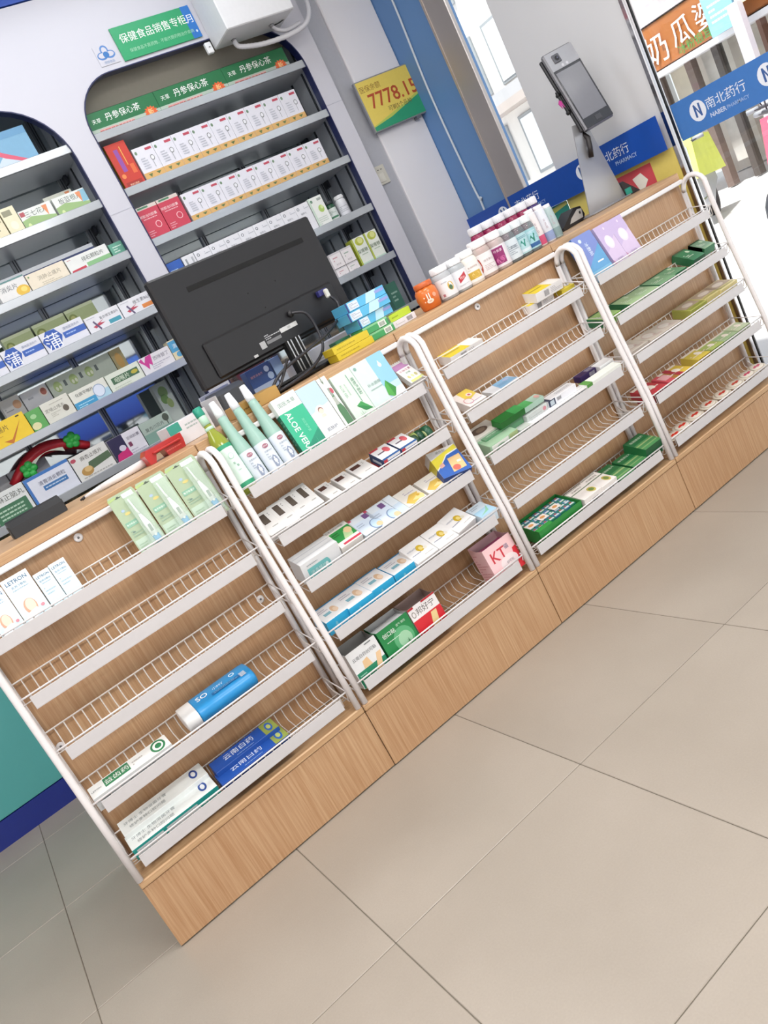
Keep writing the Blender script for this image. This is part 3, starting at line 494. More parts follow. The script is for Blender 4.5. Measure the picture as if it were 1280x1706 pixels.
# rack 2, second tier
for i in range(7):
    ops = {'M': [('r', .22, .46, .62, .88, '4f423c') if i < 4 else ('r', .10, .66, .62, .86, '4a3430'), ('r', .25, .49, .59, .85, '5d5249') if i < 4 else ('r', .13, .68, .6, .84, '5a3d38'), ('e', .8, .82, .04, .02, '9a9a98'), ('e', .8, .74, .04, .02, '9a9a98'), ('l', .45, .22, .8, .3, 1, 'a5a3a0')], 'B': [('l', .2, .2, .8, .8, 2, 'c2c2c0')]}
    slab('patch_box', 'white box with a small dark window, %s from the left on the second tier' % ['first', 'second', 'third', 'fourth', 'fifth', 'sixth', 'seventh'][i], 'medicine box', 'white boxes with dark windows', P['wb%d' % i], 'e4e2e0', ops)
for k, lb in (('rb1', 'left one of the two white, blue and red boxes beside the green roll'), ('rb2', 'right one of the two white, blue and red boxes beside the green roll')):
    slab('bandage_box', lb, 'medicine box', 'white blue and red boxes', P[k], 'e8e8ea', {'M': [('r', 0, 0, 1, .12, '2d5a94'), ('e', .7, .6, .16, .22, 'd2606a'), ('r', .15, .5, .55, .58, '6c5a6a'), ('r', 0, .88, .5, 1, 'b8404e')], 'B': [('r', 0, 0, .22, 1, 'b83240'), ('r', .22, .62, 1, .82, '2d5a94'), ('t', .62, .35, .25, .5, '冠心丹参', '5f7fae')], 'L': [('r', 0, 0, .3, 1, 'b83240'), ('r', .3, 0, 1, 1, '27406e'), ('r', .5, .2, .7, .8, 'c8d0d8')]})
ro = empty('tape_rolls', (1.19, 2.155, .762), 'cluster of dark green rolled tapes in clear wrap on the second tier', 'tape roll')
for i, (dx, r_, c_) in enumerate(((.0, .022, '2c4a35'), (.026, .026, '1f4a34'), (.052, .027, '1c5138'), (.012, .018, '8c9c5a'))):
    MB().tube([(dx, 0, 0), (dx+.018, .0, 0)], r_, mat(c_, .3), 18).tube([(dx-.001, 0, 0), (dx, 0, 0)], r_*.6, mat('b8c28a', .4), 14).build('roll', ro, (0, .01*(i % 2), (0, 0, 0, .008)[i]))
# rack 2, third tier
slab('wipes_box', 'white box with a teal label patch, left end of the third tier', 'medicine box', None, (P['teal3'][0], .652, 76, .676, .808, 0, .072, .07), 'dfe1e3', {'M': [('r', 0, .62, 1, .66, 'b7bcc4'), ('r', 0, .3, 1, .33, 'c2c6cc')], 'B': [('r', .12, .1, .62, .66, '6fb8b8'), ('e', .62, .38, .08, .28, '6fb8b8'), ('t', .38, .42, .22, .4, '消毒棉片', 'cfe8e8'), ('e', .60, .38, .04, .12, 'dceeee'), ('l', .14, .74, .5, .84, 1, '9aa5aa')]})
slab('plaster_box', 'green and white plaster box with a red stripe, third tier', 'medicine box', None, P['gr3'], 'e6e2dc', {'M': [('r', .08, .25, .98, .78, '2f9448'), ('p', [(.4, .25), (.8, .25), (.9, .5), (.6, .6)], 'b8d6a0'), ('e', .78, .55, .16, .15, 'e4cc9c'), ('t', .42, .88, .10, .8, '云南白药创可贴', '6b6862'), ('r', .2, .04, 1, .13, 'c23a50'), ('l', .12, .5, .4, .7, 2, '24602f')]})
cloudops = {'M': [('r', 0, .0, 1, .7, 'd4e2f2'), ('r', .62, .66, .88, .9, '76588c'), ('r', .0, .9, .14, 1, 'c8506a'), ('e', .78, .22, .26, .26, '7890b8'), ('e', .80, .22, .23, .23, 'c4dcf0'), ('e', .88, .12, .14, .12, 'dcc8a0'), ('l', .08, .4, .4, .6, 2, 'aab8cc')]}
for i, k in enumerate(('lb3a', 'lb3b', 'lb3c')):
    g = P[k]; g = g[:2]+(60,)+g[3:]
    if k == 'lb3c': g = (P['lb3b'][0], P['lb3b'][1], 60, 1.033, 1.062, -.003, .097, .03)
    slab('plaster_box', ['left one of the two pale blue boxes with a purple square', 'right one of the two pale blue boxes with a purple square', 'narrow pale blue box edge beside the two gold boxes'][i], 'medicine box', 'pale blue plaster boxes' if i < 2 else None, g, 'dde6ee', cloudops if i < 2 else {'M': [('r', 0, 0, 1, .5, 'cadbeb')]})
for i, k in enumerate(('ye3a', 'ye3b')):
    slab('plaster_box', ['left', 'right'][i]+' one of the two white and gold boxes on the third tier', 'medicine box', 'white and gold boxes', P[k], 'e8e4dc', {'M': [('p', [(.1, .25), (.5, .55), (.9, .5), (.7, .1), (.3, .0)], 'e0bc5c'), ('p', [(.4, .2), (.9, .4), (1, .2), (.9, .02)], 'edd794'), ('l', .35, .6, .85, .8, 2, 'b0a8b8'), ('e', .78, .3, .08, .06, 'd0a840')]})
slab('adhesive_plaster_box', 'tilted blue and yellow box with a bandage picture, right end of the third tier', 'medicine box', None, P['bl3'], 'e6e4e2', {'M': [('p', [(0, 0), (1, 0), (1, .78), (.55, .70), (.2, .42), (0, .30)], '2f5fb0'), ('p', [(0, .34), (.2, .46), (.55, .74), (1, .82), (1, .98), (0, .70)], 'd9cc3c'), ('t', .45, .9, .10, .7, '退热贴', '8f8f8c'), ('p', [(.42, .08), (.9, .12), (.94, .62), (.5, .58)], 'e2bf88'), ('e', .6, .2, .13, .10, 'e06a5c'), ('p', [(.14, .34), (.3, .38), (.3, .52), (.14, .46)], 'd8a8a0'), ('r', .72, .35, .86, .42, 'f0ead8')], 'L': [('r', 0, 0, 1, .35, '26448c'), ('r', 0, .35, 1, .75, 'c9bc38')], 'B': [('r', 0, 0, 1, 1, '26448c')]}, rz=R(-12))
# rack 2, fourth tier
for i in range(4):
    slab('gauze_box', 'blue-sided white box with a tan circle, %s from the left on the fourth tier' % ['first', 'second', 'third', 'fourth'][i], 'medicine box', 'blue sided white boxes', P['bb%d' % i], 'e9eaec', {'M': [('e', .70, .46, .13, .22, 'd9b898'), ('e', .74, .40, .10, .14, 'e8d0b8'), ('r', .22, .32, .52, .48, '7fb0be'), ('l', .12, .58, .55, .8, 2, 'b8b4c0'), ('r', 0, .94, 1, 1, '1d8fc4')], 'B': [('r', 0, 0, 1, 1, '36b2e2'), ('e', .4, .5, .05, .2, '7fcbe4'), ('l', .5, .4, .8, .5, 1, '6fc0de')], 'R': [('r', 0, 0, 1, 1, '36b2e2')], 'L': [('r', 0, 0, 1, 1, '36b2e2')]})
for i in range(3):
    slab('wipes_pack', ['left', 'middle', 'tilted right'][i]+' one of the three white packs with gold marks, fourth tier', 'wipes pack', 'white packs with gold marks', P['bear%d' % i], 'ebe9e8', {'M': [('e', .58, .52, .15, .17, 'cfae2c'), ('e', .60, .50, .08, .09, 'e8d484'), ('e', .74, .42, .08, .07, 'e2dccb'), ('r', .1, .34, .5, .37, '8d92a8'), ('t', .28, .62, .10, .4, 'WEIQUN', '9a9eac'), ('l', .5, .1, .9, .2, 1, 'c8c6c4')]}, rz=R(8) if i == 2 else 0)
slab('cotton_box', 'small light blue box with a green curve, behind the right frame of the second rack', 'medicine box', None, (P['lb4'][0], P['lb4'][1], 72, 1.258, 1.322, -.008, .07, .04), 'd4e4f0', {'M': [('r', 0, 0, 1, .5, 'a9cfe6'), ('p', [(.1, .1), (.6, .3), (.9, .6), (.7, .2)], '8fc8a8'), ('l', .1, .65, .7, .9, 2, 'a8b4c4')]})
# rack 2, fifth tier: open dispenser boxes
def dispenser(key, label, base, inner, front, W=None, depth=.075, cut=.35, fill=None, sideops=None, H=None):
    y0, z0, th, x0, x1, s0, s1, T = P[key]; W = x1-x0; H = H or s1; a = R(th)
    e = empty('dispenser_box', (x0, y0, z0-.006), label, 'medicine box', 'open dispenser boxes on the bottom tier'); e.rotation_euler = (R(-th), 0, 0)
    m = mat(base, .45); im = mat(inner, .6); t = .0012; D = depth; Hb = H+.012
    mb = MB().box(0, W, 0, t, 0, H, m).box(0, W, D-t, D, 0, Hb, im)
    for x in (0, W-t): mb.add([(x, t, 0), (x, D-t, 0), (x, D-t, Hb), (x, D*.45, H*(1-.0)), (x, t, H), (x+t, t, 0), (x+t, D-t, 0), (x+t, D-t, Hb), (x+t, D*.45, H), (x+t, t, H)], [(0, 4, 3, 2, 1), (5, 6, 7, 8, 9), (3, 4, 9, 8), (2, 3, 8, 7)], im if x else mat(base, .5))
    mb.box(0, W, 0, D, 0, t, m)
    mb.print_(front, (0, 0, 0), (W, 0, 0), (0, 0, H), (0, -1, 0))
    if sideops: mb.print_(sideops, (0, D, 0), (0, -D, 0), (0, 0, H), (-1, 0, 0))
    mb.build('carton', e)
    if fill:
        n, c, frac = fill
        for i in range(n): MB().box(.004, W-.004, .006+i*(D-.012)/n, .004+(i+.9)*(D-.012)/n, .003, H*frac, mat(c, .35), .0008).build('sachet', e)
    return e
dispenser('ds1', 'open white and green dispenser box printed with a beige plaster, leftmost on the bottom tier', 'dfe0e0', '8d8c88', [('r', .02, 0, 1, .42, '22825f'), ('p', [(.3, .42), (.34, .62), (.52, .66), (.58, .42)], 'e0bd90'), ('p', [(.52, 0), (.72, .0), (.96, .60), (.80, .60)], 'e2c096'), ('t', .5, .76, .12, .8, '云南白药创可贴', '55585c'), ('l', .08, .08, .3, .36, 4, '9fd0ba'), ('r', .62, .93, .84, .96, '7b7f80')], H=.115)
dispenser('ds2', 'green dispenser box full of white packs, between the white and the red box', '1f8044', 'b9bab8', [('e', .62, .45, .3, .34, '5aa874'), ('e', .64, .42, .2, .22, '9cc8a4'), ('t', .30, .80, .17, .4, '创口贴', 'eef4ee'), ('t', .72, .86, .07, .36, '透气 弹性', 'cfe6d4'), ('l', .14, .58, .6, .62, 1, 'd4e6d6')]+aloe_leaf(.70, .28, .10, '2d6a40')+[('p', [(.02, .06), (.42, .1), (.44, .28), (.1, .26)], '8fbf90')], fill=(6, 'd9dadc', .96), H=.112)
dispenser('ds3', 'open red and white dispenser box lettered 邦好宁 on the bottom tier', 'b8a7a0', 'a08880', [('r', 0, 0, 1, 1, 'e6e2e2'), ('r', 0, .0, 1, .62, 'cc2430'), ('t', .55, .80, .2, .7, '邦好宁', '4a4440'), ('e', .12, .78, .07, .09, '9a948e'), ('e', .12, .78, .045, .06, 'e6e2e2'), ('r', 0, .94, .2, 1, 'b01f2c'), ('r', .5, .95, 1, 1, 'b01f2c'), ('p', [(.2, .04), (.45, .10), (.62, .58), (.82, .58), (.7, .10), (.4, .0)], 'ddc48c')], H=.112)
dispenser('kt', 'open pink dispenser box with red letters KT, right end of the bottom tier', 'f0c4c8', 'c9a4a8', [('r', .0, .0, 1, 1, 'f2c9cb'), ('p', [(.1, 0), (1, 0), (1, .62), (.86, .6), (.8, .3), (.4, .1)], 'd8323c'), ('e', .62, .34, .3, .2, 'ebdcdc'), ('t', .40, .66, .30, .5, 'KT', 'c83440'), ('t', .72, .74, .14, .2, '猫', '4a4f78'), ('t', .64, .34, .08, .34, '创可贴', '7f7680')], fill=(2, 'a8286a', .9), sideops=[('l', .1, .1, .9, .9, 10, 'd8949c')], H=.118)
# rack 3
yel = 'e2cc3a'
def y1(): return {'M': [('r', 0, 0, .62, 1, yel), ('r', .04, .3, .5, .4, 'b09a28'), ('r', .62, 0, 1, 1, 'eeebe8')], 'B': [('b', .30, .2, .48, .8, '7d7c80'), ('l', .55, .2, .95, .8, 4, 'b8b4b8')]}
slab('ointment_box', 'yellow and white box alone at the left of the third rack top tier', 'medicine box', None, P['y1a'], 'ebe8e6', y1())
slab('ointment_box', 'lower one of the two stacked yellow and white boxes', 'medicine box', 'stacked yellow and white boxes', P['y1b'], 'ebe8e6', y1())
slab('ointment_box', 'upper one of the two stacked yellow and white boxes', 'medicine box', 'stacked yellow and white boxes', P['y1c'][:7]+(.033,), 'ebe8e6', y1())
slab('ointment_box', 'low yellow box right of the two stacked yellow and white boxes', 'medicine box', None, P['y1d'], yel, {'M': [('l', .1, .2, .9, .8, 2, 'b8a430')]})
slab('ointment_box', 'yellow and pink box with ring drawings, second tier of the third rack', 'medicine box', None, P['y2'], 'efe6e2', {'M': [('p', [(.3, .3), (1, .5), (1, 1), (.4, 1)], 'e6cc58'), ('e', .7, .62, .14, .12, 'eed8d4'), ('e', .7, .62, .07, .06, 'c86a70'), ('e', .3, .3, .2, .2, 'd88a90'), ('e', .3, .3, .17, .17, 'efe6e2'), ('l', .2, .1, .9, .2, 1, 'b8a8c0')]})
slab('ointment_box', 'flat blue and white box on the second tier of the third rack', 'medicine box', None, P['b2'], 'dfe2e8', {'M': [('p', [(.3, 0), (1, .1), (.95, 1), (.4, 1)], '86b6da'), ('e', .8, .7, .1, .14, 'a8b8dc'), ('l', .4, .3, .7, .6, 2, '6a9ac4')]})
slab('suppository_box', 'green and white box with a circle, leftmost on the middle tier of the third rack', 'medicine box', None, (P['g3a'][0], P['g3a'][1], 72, 1.412, 1.536, .0, .09, .045), '9fc0a0', {'M': [('r', 0, .5, 1, 1, '86b08c'), ('l', .1, .6, .8, .9, 3, 'c4dcc4')], 'B': [('r', .06, .08, .66, .96, 'e6eae2'), ('e', .38, .45, .2, .32, '8fae94'), ('e', .40, .42, .12, .2, 'e0e6dc'), ('r', .7, 0, 1, 1, 'a9bc86'), ('t', .85, .5, .4, .2, '药', 'e6eadc')]})
slab('suppository_box', 'brown-eyed white box leaning behind the green circle box', 'medicine box', None, (2.150, P['g3b'][1]-.004, 66, 1.405, 1.52, .02, .085, .02), 'd8d4cc', {'M': [('e', .45, .5, .3, .28, '6a5a50'), ('e', .5, .5, .16, .16, '9a8878')]})
slab('ointment_box', 'long dull green box under the bright green box', 'medicine box', None, (2.128, P['w3a'][1]+.028, 78, 1.43, 1.60, .02, .06, .024), '6fa07c', {'M': [('l', .1, .2, .9, .8, 2, 'a8c8ae')], 'B': [('r', 0, 0, 1, 1, '5a9068')]})
g = P['g3c']
slab('ointment_box', 'bright dark-green box on top of the pile, middle tier of the third rack', 'medicine box', None, (2.120, P['w3a'][1]+.052, 70, 1.497, 1.608, .01, .055, .022), '1c7a2e', {'M': [('r', 0, 0, 1, 1, '1d6f2c'), ('r', .6, 0, 1, 1, '3f9c52')], 'B': [('r', 0, 0, 1, 1, '14621f')]})
slab('ointment_box', 'light green end box beside the bright green box on the pile', 'medicine box', None, (2.122, P['w3a'][1]+.050, 72, 1.610, 1.70, .01, .05, .02), 'a9c8b8', {'M': [('r', 0, 0, .45, 1, '4fa860'), ('e', .85, .5, .1, .3, 'd8a8a0')]})
long_w = lambda s: {'M': [('r', 0, 0, .3, 1, 'c8cdc6'), ('l', .4, .3, .9, .7, 2, 'b8b8ba')], 'B': [('r', 0, 0, .25, 1, 'b5bdb6'), ('b', .34, .2, .5, .85, '6f6f74'), ('t', .74, .5, .4, .36, s, '6a6c72')]}
slab('ointment_box', 'long white box with bar code, left one of the front row on the middle tier', 'medicine box', None, P['w3a'], 'e6e6e8', long_w('LETEAN'))
slab('ointment_box', 'long white box with bar code, middle one of the front row on the middle tier', 'medicine box', None, P['w3b'], 'e6e6e8', {'B': [('b', .66, .2, .92, .85, '5f5f64'), ('l', .1, .3, .6, .7, 2, 'b0b0b4')], 'M': [('l', .1, .3, .9, .7, 2, 'c0c0c4')]})
slab('ointment_box', 'long white box with a green end, right in the middle-tier front row', 'medicine box', None, P['w3c'], 'e8ebe4', {'M': [('r', 0, 0, .16, 1, '5f9c4c')], 'B': [('r', 0, 0, .16, 1, '558f42'), ('l', .5, .3, .95, .7, 3, 'b8bab4')]})
slab('ointment_box', 'white box with a navy end lying on the front row of the middle tier', 'medicine box', None, (2.118, P['w3a'][1]+.024, 77, 1.705, 1.842, .012, .05, .024), 'e6e6ea', {'M': [('r', 0, 0, .1, 1, '23304e'), ('l', .4, .3, .9, .7, 2, 'b4b4ba')], 'B': [('r', 0, 0, .24, 1, '23304e'), ('r', .06, .15, .2, .85, 'b8c4cc'), ('b', .3, .3, .45, .8, '8a8a90')]})
slab('ointment_box', 'small grey-white box with a pink dot under the light green end box', 'medicine box', None, (2.120, P['w3a'][1]+.024, 77, 1.602, 1.700, .012, .05, .024), 'c9cfcc', {'B': [('e', .85, .5, .08, .3, 'd08a94'), ('l', .1, .3, .7, .7, 2, 'aab0ae')]})
slab('ointment_box', 'small purple-black box with bar code on the right of the pile', 'medicine box', None, (2.145, P['p3'][1]-.006, 78, 1.894, 1.976, .012, .045, .022), '2f1f52', {'M': [('b', .55, .2, .95, .8, 'a8a4b4')], 'B': [('b', .55, .2, .9, .8, 'b4b4bc')]})
slab('ointment_box', 'white box at the right end of the pile, next to the purple-black box', 'medicine box', None, (2.135, P['w3e'][1]-.008, 77, 1.978, 2.05, .005, .045, .022), 'e9e9ea', {'B': [('l', .3, .3, .9, .7, 2, 'b8b8bc')]})
# rack 3 bottom tier: display tray with small packs
y0, z0, th, x0, x1, s0, s1, T = P['tray']; W = x1-x0; H = s1-s0+.003
tr = empty('display_tray', (x0, y0-.001, z0-.0), 'green open display tray of small blue and white packs, bottom tier of the third rack', 'display tray'); tr.rotation_euler = (R(13), 0, 0)
gm = mat('2c8a3e', .4)
MB().box(0, W, 0, .0015, -T+.004, .004, gm).box(0, W, H-.0015, H, -T+.004, .004, gm).box(0, .0015, 0, H, -T+.004, .004, gm).box(W-.0015, W, 0, H, -T+.004, .004, gm).box(0, W, 0, H, -T+.004, -T+.006, gm).box(.0, W*.32, -.0008, .018, .004, .006, mat('2f9440', .4)).build('tray_box', tr)
for i in range(8):
    for j in range(4):
        xx = .004+i*(W-.008)/8; yy = .022+j*(H-.028)/4; pm = MB().box(0, (W-.008)/8-.001, 0, (H-.028)/4-.0012, 0, .03, mat(('3f7fa0', '2f8a6a')[(i+j) % 2], .35), .0006)
        pm.print_([('r', .1, .15, .9, .5, 'dfe6ea'), ('e', .5, .72, .22, .16, ('c04a4a', 'e0e4e6', '5a6ab0')[(i*j) % 3])], (0, 0, .03), ((W-.008)/8-.001, 0, 0), (0, (H-.028)/4-.0012, 0), (0, 0, 1))
        pm.build('small_pack', tr, (xx, yy, -.034))
for i, (a, b) in enumerate(((.03, .045), (.30, .045), (.62, .05))):
    MB().box(0, .035, 0, .03, 0, .001, mat('f0ebe6', .4)).print_([('e', .5, .5, .3, .25, 'e0a060')], (0, 0, .001), (.035, 0, 0), (0, .03, 0), (0, 0, 1)).build('price_card', tr, (a*W, b+.0, .0005))
for i, k in enumerate(('wy1', 'wy2')):
    slab('ointment_box', ['left', 'right'][i]+' one of the two white boxes with a yellow-green seal on the bottom tier', 'medicine box', 'white boxes with seals', P[k], 'e9e4e0', {'M': [('r', 0, .6, 1, .66, '6f7f6a'), ('r', 0, .93, .9, .96, '54604f'), ('e', .72, .28, .16, .2, 'c2b45a'), ('e', .72, .28, .1, .12, '6f8a4c'), ('t', .45, .78, .1, .7, '风油精清凉', '6d6a60')], 'B': [('b', .4, .25, .75, .7, '88868a')]})
for i, k in enumerate(('gg1', 'gg2', 'gg3')):
    g = P[k] if i < 2 else (P[k][0], P[k][1], 74, 1.972, 2.062, -.008, .092, .05)
    slab('herbal_box', ['dark green herbal box, left one of the low pair on the bottom tier', 'dark green herbal box, right one of the low pair on the bottom tier', 'tall dark green herbal box at the right end of the bottom tier'][i], 'medicine box', 'dark green herbal boxes', g, '1f6a3c', {'M': [('r', 0, 0, 1, .5, '4f8f58'), ('r', 0, .35, 1, .42, '9cb87c'), ('r', 0, .15, 1, .2, '89ab70'), ('t', .5, .76, .13, .8, '草珊瑚含片', 'cfe2cc')], 'B': [('r', 0, 0, 1, 1, '1a5a34')], 'R': [('b', .2, .2, .8, .8, 'd8e0d8')]})
# rack 4
slab('mask_box', 'glossy blue slanted box, left end of the top tier of the right rack', 'cosmetic box', None, P['bl1'][:3]+(2.132, 2.232)+P['bl1'][5:7]+(.035,), '6aa3cf', {'M': [('p', [(0, .3), (0, 1), (1, 1), (1, .7)], '7c8cc8'), ('r', 0, 0, 1, .22, '7fb8d8'), ('T', .48, .66, .16, .4, '冰敷贴', 'e4eef6'), ('r', .5, .34, .8, .37, 'e4eef6'), ('e', .3, .88, .07, .04, 'd4e2f2'), ('l', .1, .08, .5, .16, 1, 'b8d4e6')], 'L': [('r', 0, 0, 1, 1, '2f62a8'), ('l', .1, .1, .9, .9, 8, '4a7cc0')]}, rough=.25)
for i, k in enumerate(('pp1', 'pp2')):
    slab('mask_box', ['left', 'right'][i]+' one of the two lilac boxes with a white flower disc', 'cosmetic box', 'lilac boxes', P[k], 'd3c0dc', {'M': [('p', [(0, .4), (1, .7), (1, 1), (0, 1)], 'c4b2d6'), ('e', .48, .60, .26, .15, 'e8dcec'), ('e', .48, .60, .19, .11, 'f4ecf4'), ('p', [(0, 0), (.3, 0), (0, .25)], 'c888a8'), ('t', .5, .2, .04, .5, '蒸汽眼罩', 'a898b8'), ('e', .6, .9, .05, .03, 'e4d8ec')], 'B': [('r', 0, 0, 1, 1, 'e4d4dc')], 'L': [('r', 0, 0, 1, 1, 'b8a8cc')]})
gcol = ['9cc078', 'a9c898', 'a4c49a', '7fae86', '6a9f78', '2c7a50', '9cc09a', '8fb89a']
for i in range(8):
    g = list(P['g2_%d' % i]); 
    g[5] = max(0, g[5]-.01); g[6] = min(g[6], .105)
    if i >= 5: g[2] = 64; g[6] = .115; g[4] = min(g[4], 2.775); g[3] = min(g[3], 2.71)
    slab('capsule_box', 'green box, %s from the left on the second tier of the right rack' % ['first', 'second', 'third', 'fourth', 'fifth', 'sixth', 'seventh', 'eighth'][i], 'medicine box', 'green boxes on the right rack', tuple(g), gcol[i], {'M': [('r', 0, .9, 1, 1, '2c5a3c'), ('l', .15, .3, .85, .6, 3, 'd8e8d4'), ('e', .75, .7, .1, .1, 'c8dcc0')], 'B': [('r', 0, 0, 1, 1, ['7fb03c', 'b4cfa4', 'a4c49a', '2f6a48', '1d6a44', '165a3a', '2c7a50', '6a9f78'][i])], 'L': [('r', 0, 0, 1, 1, '2f6f4a')]})
for i in range(6):
    g = list(P['m3_%d' % i]); g[5] = max(.0, g[5]-.004)
    g[6] = min(g[6], .1); g[4] = min(g[4], 2.78)
    if i < 3:
        slab('sachet_tray', 'clear-wrapped pale sachet pack, %s from the left on the middle tier of the right rack' % ['first', 'second', 'third'][i], 'medicine box', 'clear wrapped sachet packs', tuple(g), 'c9bfb4', {'M': [('e', .4, .5, .3, .3, 'b89f98'), ('e', .4, .5, .25, .25, 'd2cac2'), ('l', .5, .1, .9, .4, 2, 'b09a94')]}, rough=.2)
    else:
        slab('sachet_tray', 'yellow-green box under clear film, %s of three on the right rack' % ['left', 'middle', 'right'][i-3], 'medicine box', 'yellow green boxes', tuple(g), ['a8ac58', 'd6c888', 'ddcf94'][i-3], {'M': [('r', .05, .3, .95, .95, 'b4a08c'), ('e', .5, .6, .25, .2, 'd8ccc0'), ('l', .1, .08, .9, .22, 1, '8f9048')]}, rough=.25)
for i in range(7):
    g = list(P['m4_%d' % i]); g[5] = max(.0, g[5]-.004); g[6] = max(g[6], .07)
    if i == 1: continue
    c = ['b83a44', 'b83a44', 'd6b848', 'd2bc50', 'a8b868', '9cb488', 'b8c4a0'][i]
    slab('lozenge_box', ['red box, left end of the fourth tier of the right rack', '', 'yellow box next to the red boxes on the fourth tier', 'second yellow box on the fourth tier of the right rack', 'green-yellow box in the middle of the fourth tier of the right rack', 'pale green box right of the green-yellow box, fourth tier', 'pale green box at the right end of the fourth tier'][i], 'medicine box', None, tuple(g), c, {'M': [('r', 0, .85, 1, 1, 'e2d8cc'), ('l', .1, .3, .9, .6, 2, 'e8dcd0'), ('e', .6, .5, .15, .2, 'f0e6d8')], 'B': [('r', 0, 0, 1, 1, ['8f2430', '', '9c7a38', 'a89038', '7a9048', '84a074', 'a8b890'][i])]})
slab('lozenge_box', 'red and pink box lying right of the red box, fourth tier of the right rack', 'medicine box', None, (P['m4_0'][0], P['m4_0'][1], 77, 2.215, 2.30, 0, .085, .02), 'c8505c', {'M': [('r', .1, .3, .6, .8, 'e0a8ac'), ('r', .7, 0, 1, 1, 'a83040')]})
slab('lozenge_box', 'dark red box under the left red box on the fourth tier', 'medicine box', None, (P['m4_0'][0]+.006, P['m4_0'][1]-.028, 80, 2.115, 2.20, 0, .08, .012), '8c2f3a', {'B': [('r', .2, .2, .5, .8, 'c0b8bc')]})
for i, (x, s_) in enumerate(((2.15, .02), (2.215, .035), (2.30, .04), (2.388, .042), (2.475, .042), (2.56, .042), (2.64, .042), (2.705, .042))):
    a = R(77); yy = 2.094+s_*math.sin(a); zz = .262+s_*math.cos(a)
    o = MB().lathe([(.001, .006), (.030, .006), (.0335, .003), (.0325, 0)], mat('d8cdbc', .35), 26).lathe([(.001, .009), (.022, .009), (.026, .0062)], mat('e4dacb', .3), 22).print_([('p', [(.2, .38), (.45, .42), (.5, .30), (.85, .45), (.8, .62), (.55, .58), (.5, .68), (.2, .55)], ('d2321f', 'd2321f', 'cc3222', 'cc3a28', 'c83a2a', 'c4402f', 'c83a5a', 'c84a6a')[i])], (-.026, -.026, .0092), (.052, 0, 0), (0, .052, 0), (0, 0, 1)).build('plaster_tin')
    o.location = (x, yy, zz); o.rotation_euler = (R(13), 0, 0); o.scale = (1.25, .95, 1)
    tag(o, 'oval beige tin with red mark, %s from left on the right rack bottom' % ['first', 'second', 'third', 'fourth', 'fifth', 'sixth', 'seventh', 'eighth'][i], 'tin', 'oval tins')
# ------------------------------------------------------------------ goods in the wall cabinet
def wbox(name, label, cat, group, x0, x1, z0, z1, base, ops=None, y=3.514, T=.06, cham=.0006, rz=0):
    return slab(name, label, cat, group, (y, z0+.001, 0, x0+.0006, x1-.0006, 0, z1-z0-.001, T), base, ops, cham, rz=rz)
ordn = ['first', 'second', 'third', 'fourth', 'fifth', 'sixth', 'seventh', 'eighth', 'ninth', 'tenth', 'eleventh']
star = [(.86+.10*(1 if a % 2 else .72)*math.cos(a*math.pi/12), .26+.62*.42*(1 if a % 2 else .72)*math.sin(a*math.pi/12)) for a in range(24)]
xs = [1.262, 1.583, 1.926, 2.262]
for i in range(3):
    wbox('tea_box', '%s one of the three long green tea boxes on the top shelf' % ['left', 'middle', 'right'][i], 'medicine box', 'green tea boxes', xs[i], xs[i+1], 2.253, 2.347, '1f6b40',
         {'M': [('r', 0, 0, 1, .30, 'a9b9ac'), ('t', .12, .62, .30, .12, '天草', 'eef3ee'), ('t', .50, .66, .40, .50, '丹参保心茶', 'f2f5f2'), ('r', .10, .06, .34, .24, 'd39a98'), ('r', .37, .06, .6, .24, 'd3a6a2'), ('l', .1, .08, .6, .24, 1, 'b05a52'), ('p', star, 'd8602e'), ('t', .86, .26, .26, .1, '新', 'f6dc9c')]}, T=.12)
wbox('health_wine_box', 'tall red and gold box, left end of the second shelf in the right arch', 'medicine box', None, 1.272, 1.366, 2.021, 2.214, 'c0392c',
     {'M': [('r', .30, .38, .50, .86, '8a4a9c'), ('r', .62, .5, .66, .9, 'e0a850'), ('r', .12, .04, .9, .16, 'a02c24'), ('t', .5, .1, .04, .8, '参芪口服液', 'f0d0b0'), ('e', .2, .3, .1, .05, 'e8884c'), ('r', .7, .3, .9, .5, 'd8683c')], 'L': [('r', 0, 0, 1, 1, 'd8a83c'), ('r', .2, .1, .7, .9, 'c43a2c')]}, T=.12)
def wh(k):
    return {'M': [('r', 0, 0, 1, .27, 'cfa566'), ('p', [(.2, .22), (.3, .12), (.4, .22)], '5a7040'), ('p', [(.6, .22), (.7, .14), (.85, .22)], '5a7040'), ('e', .12, .86, .06, .05, '6f8a70'), ('r', .60, .86, .92, .93, 'b8485a'), ('e', .76, .62, .10, .08, '6d7270'), ('e', .76, .62, .075, .06, 'dfe0e6'), ('r', .70, .35, .72, .55, '8a8e90'), ('l', .2, .35, .5, .7, 5, 'b4b8c2')], 'L': [('l', .2, .2, .8, .8, 5, 'b8bcc8')]}
ws = [1.373+(2.222-1.373)*i/9 for i in range(10)]
for i in range(9): wbox('herbal_box', 'orange-footed white box, %s from left on second shelf of the right arch' % ordn[i], 'medicine box', 'white herbal boxes on the second shelf', ws[i], ws[i+1], 2.021, 2.166, 'd9d9e2', wh(i))
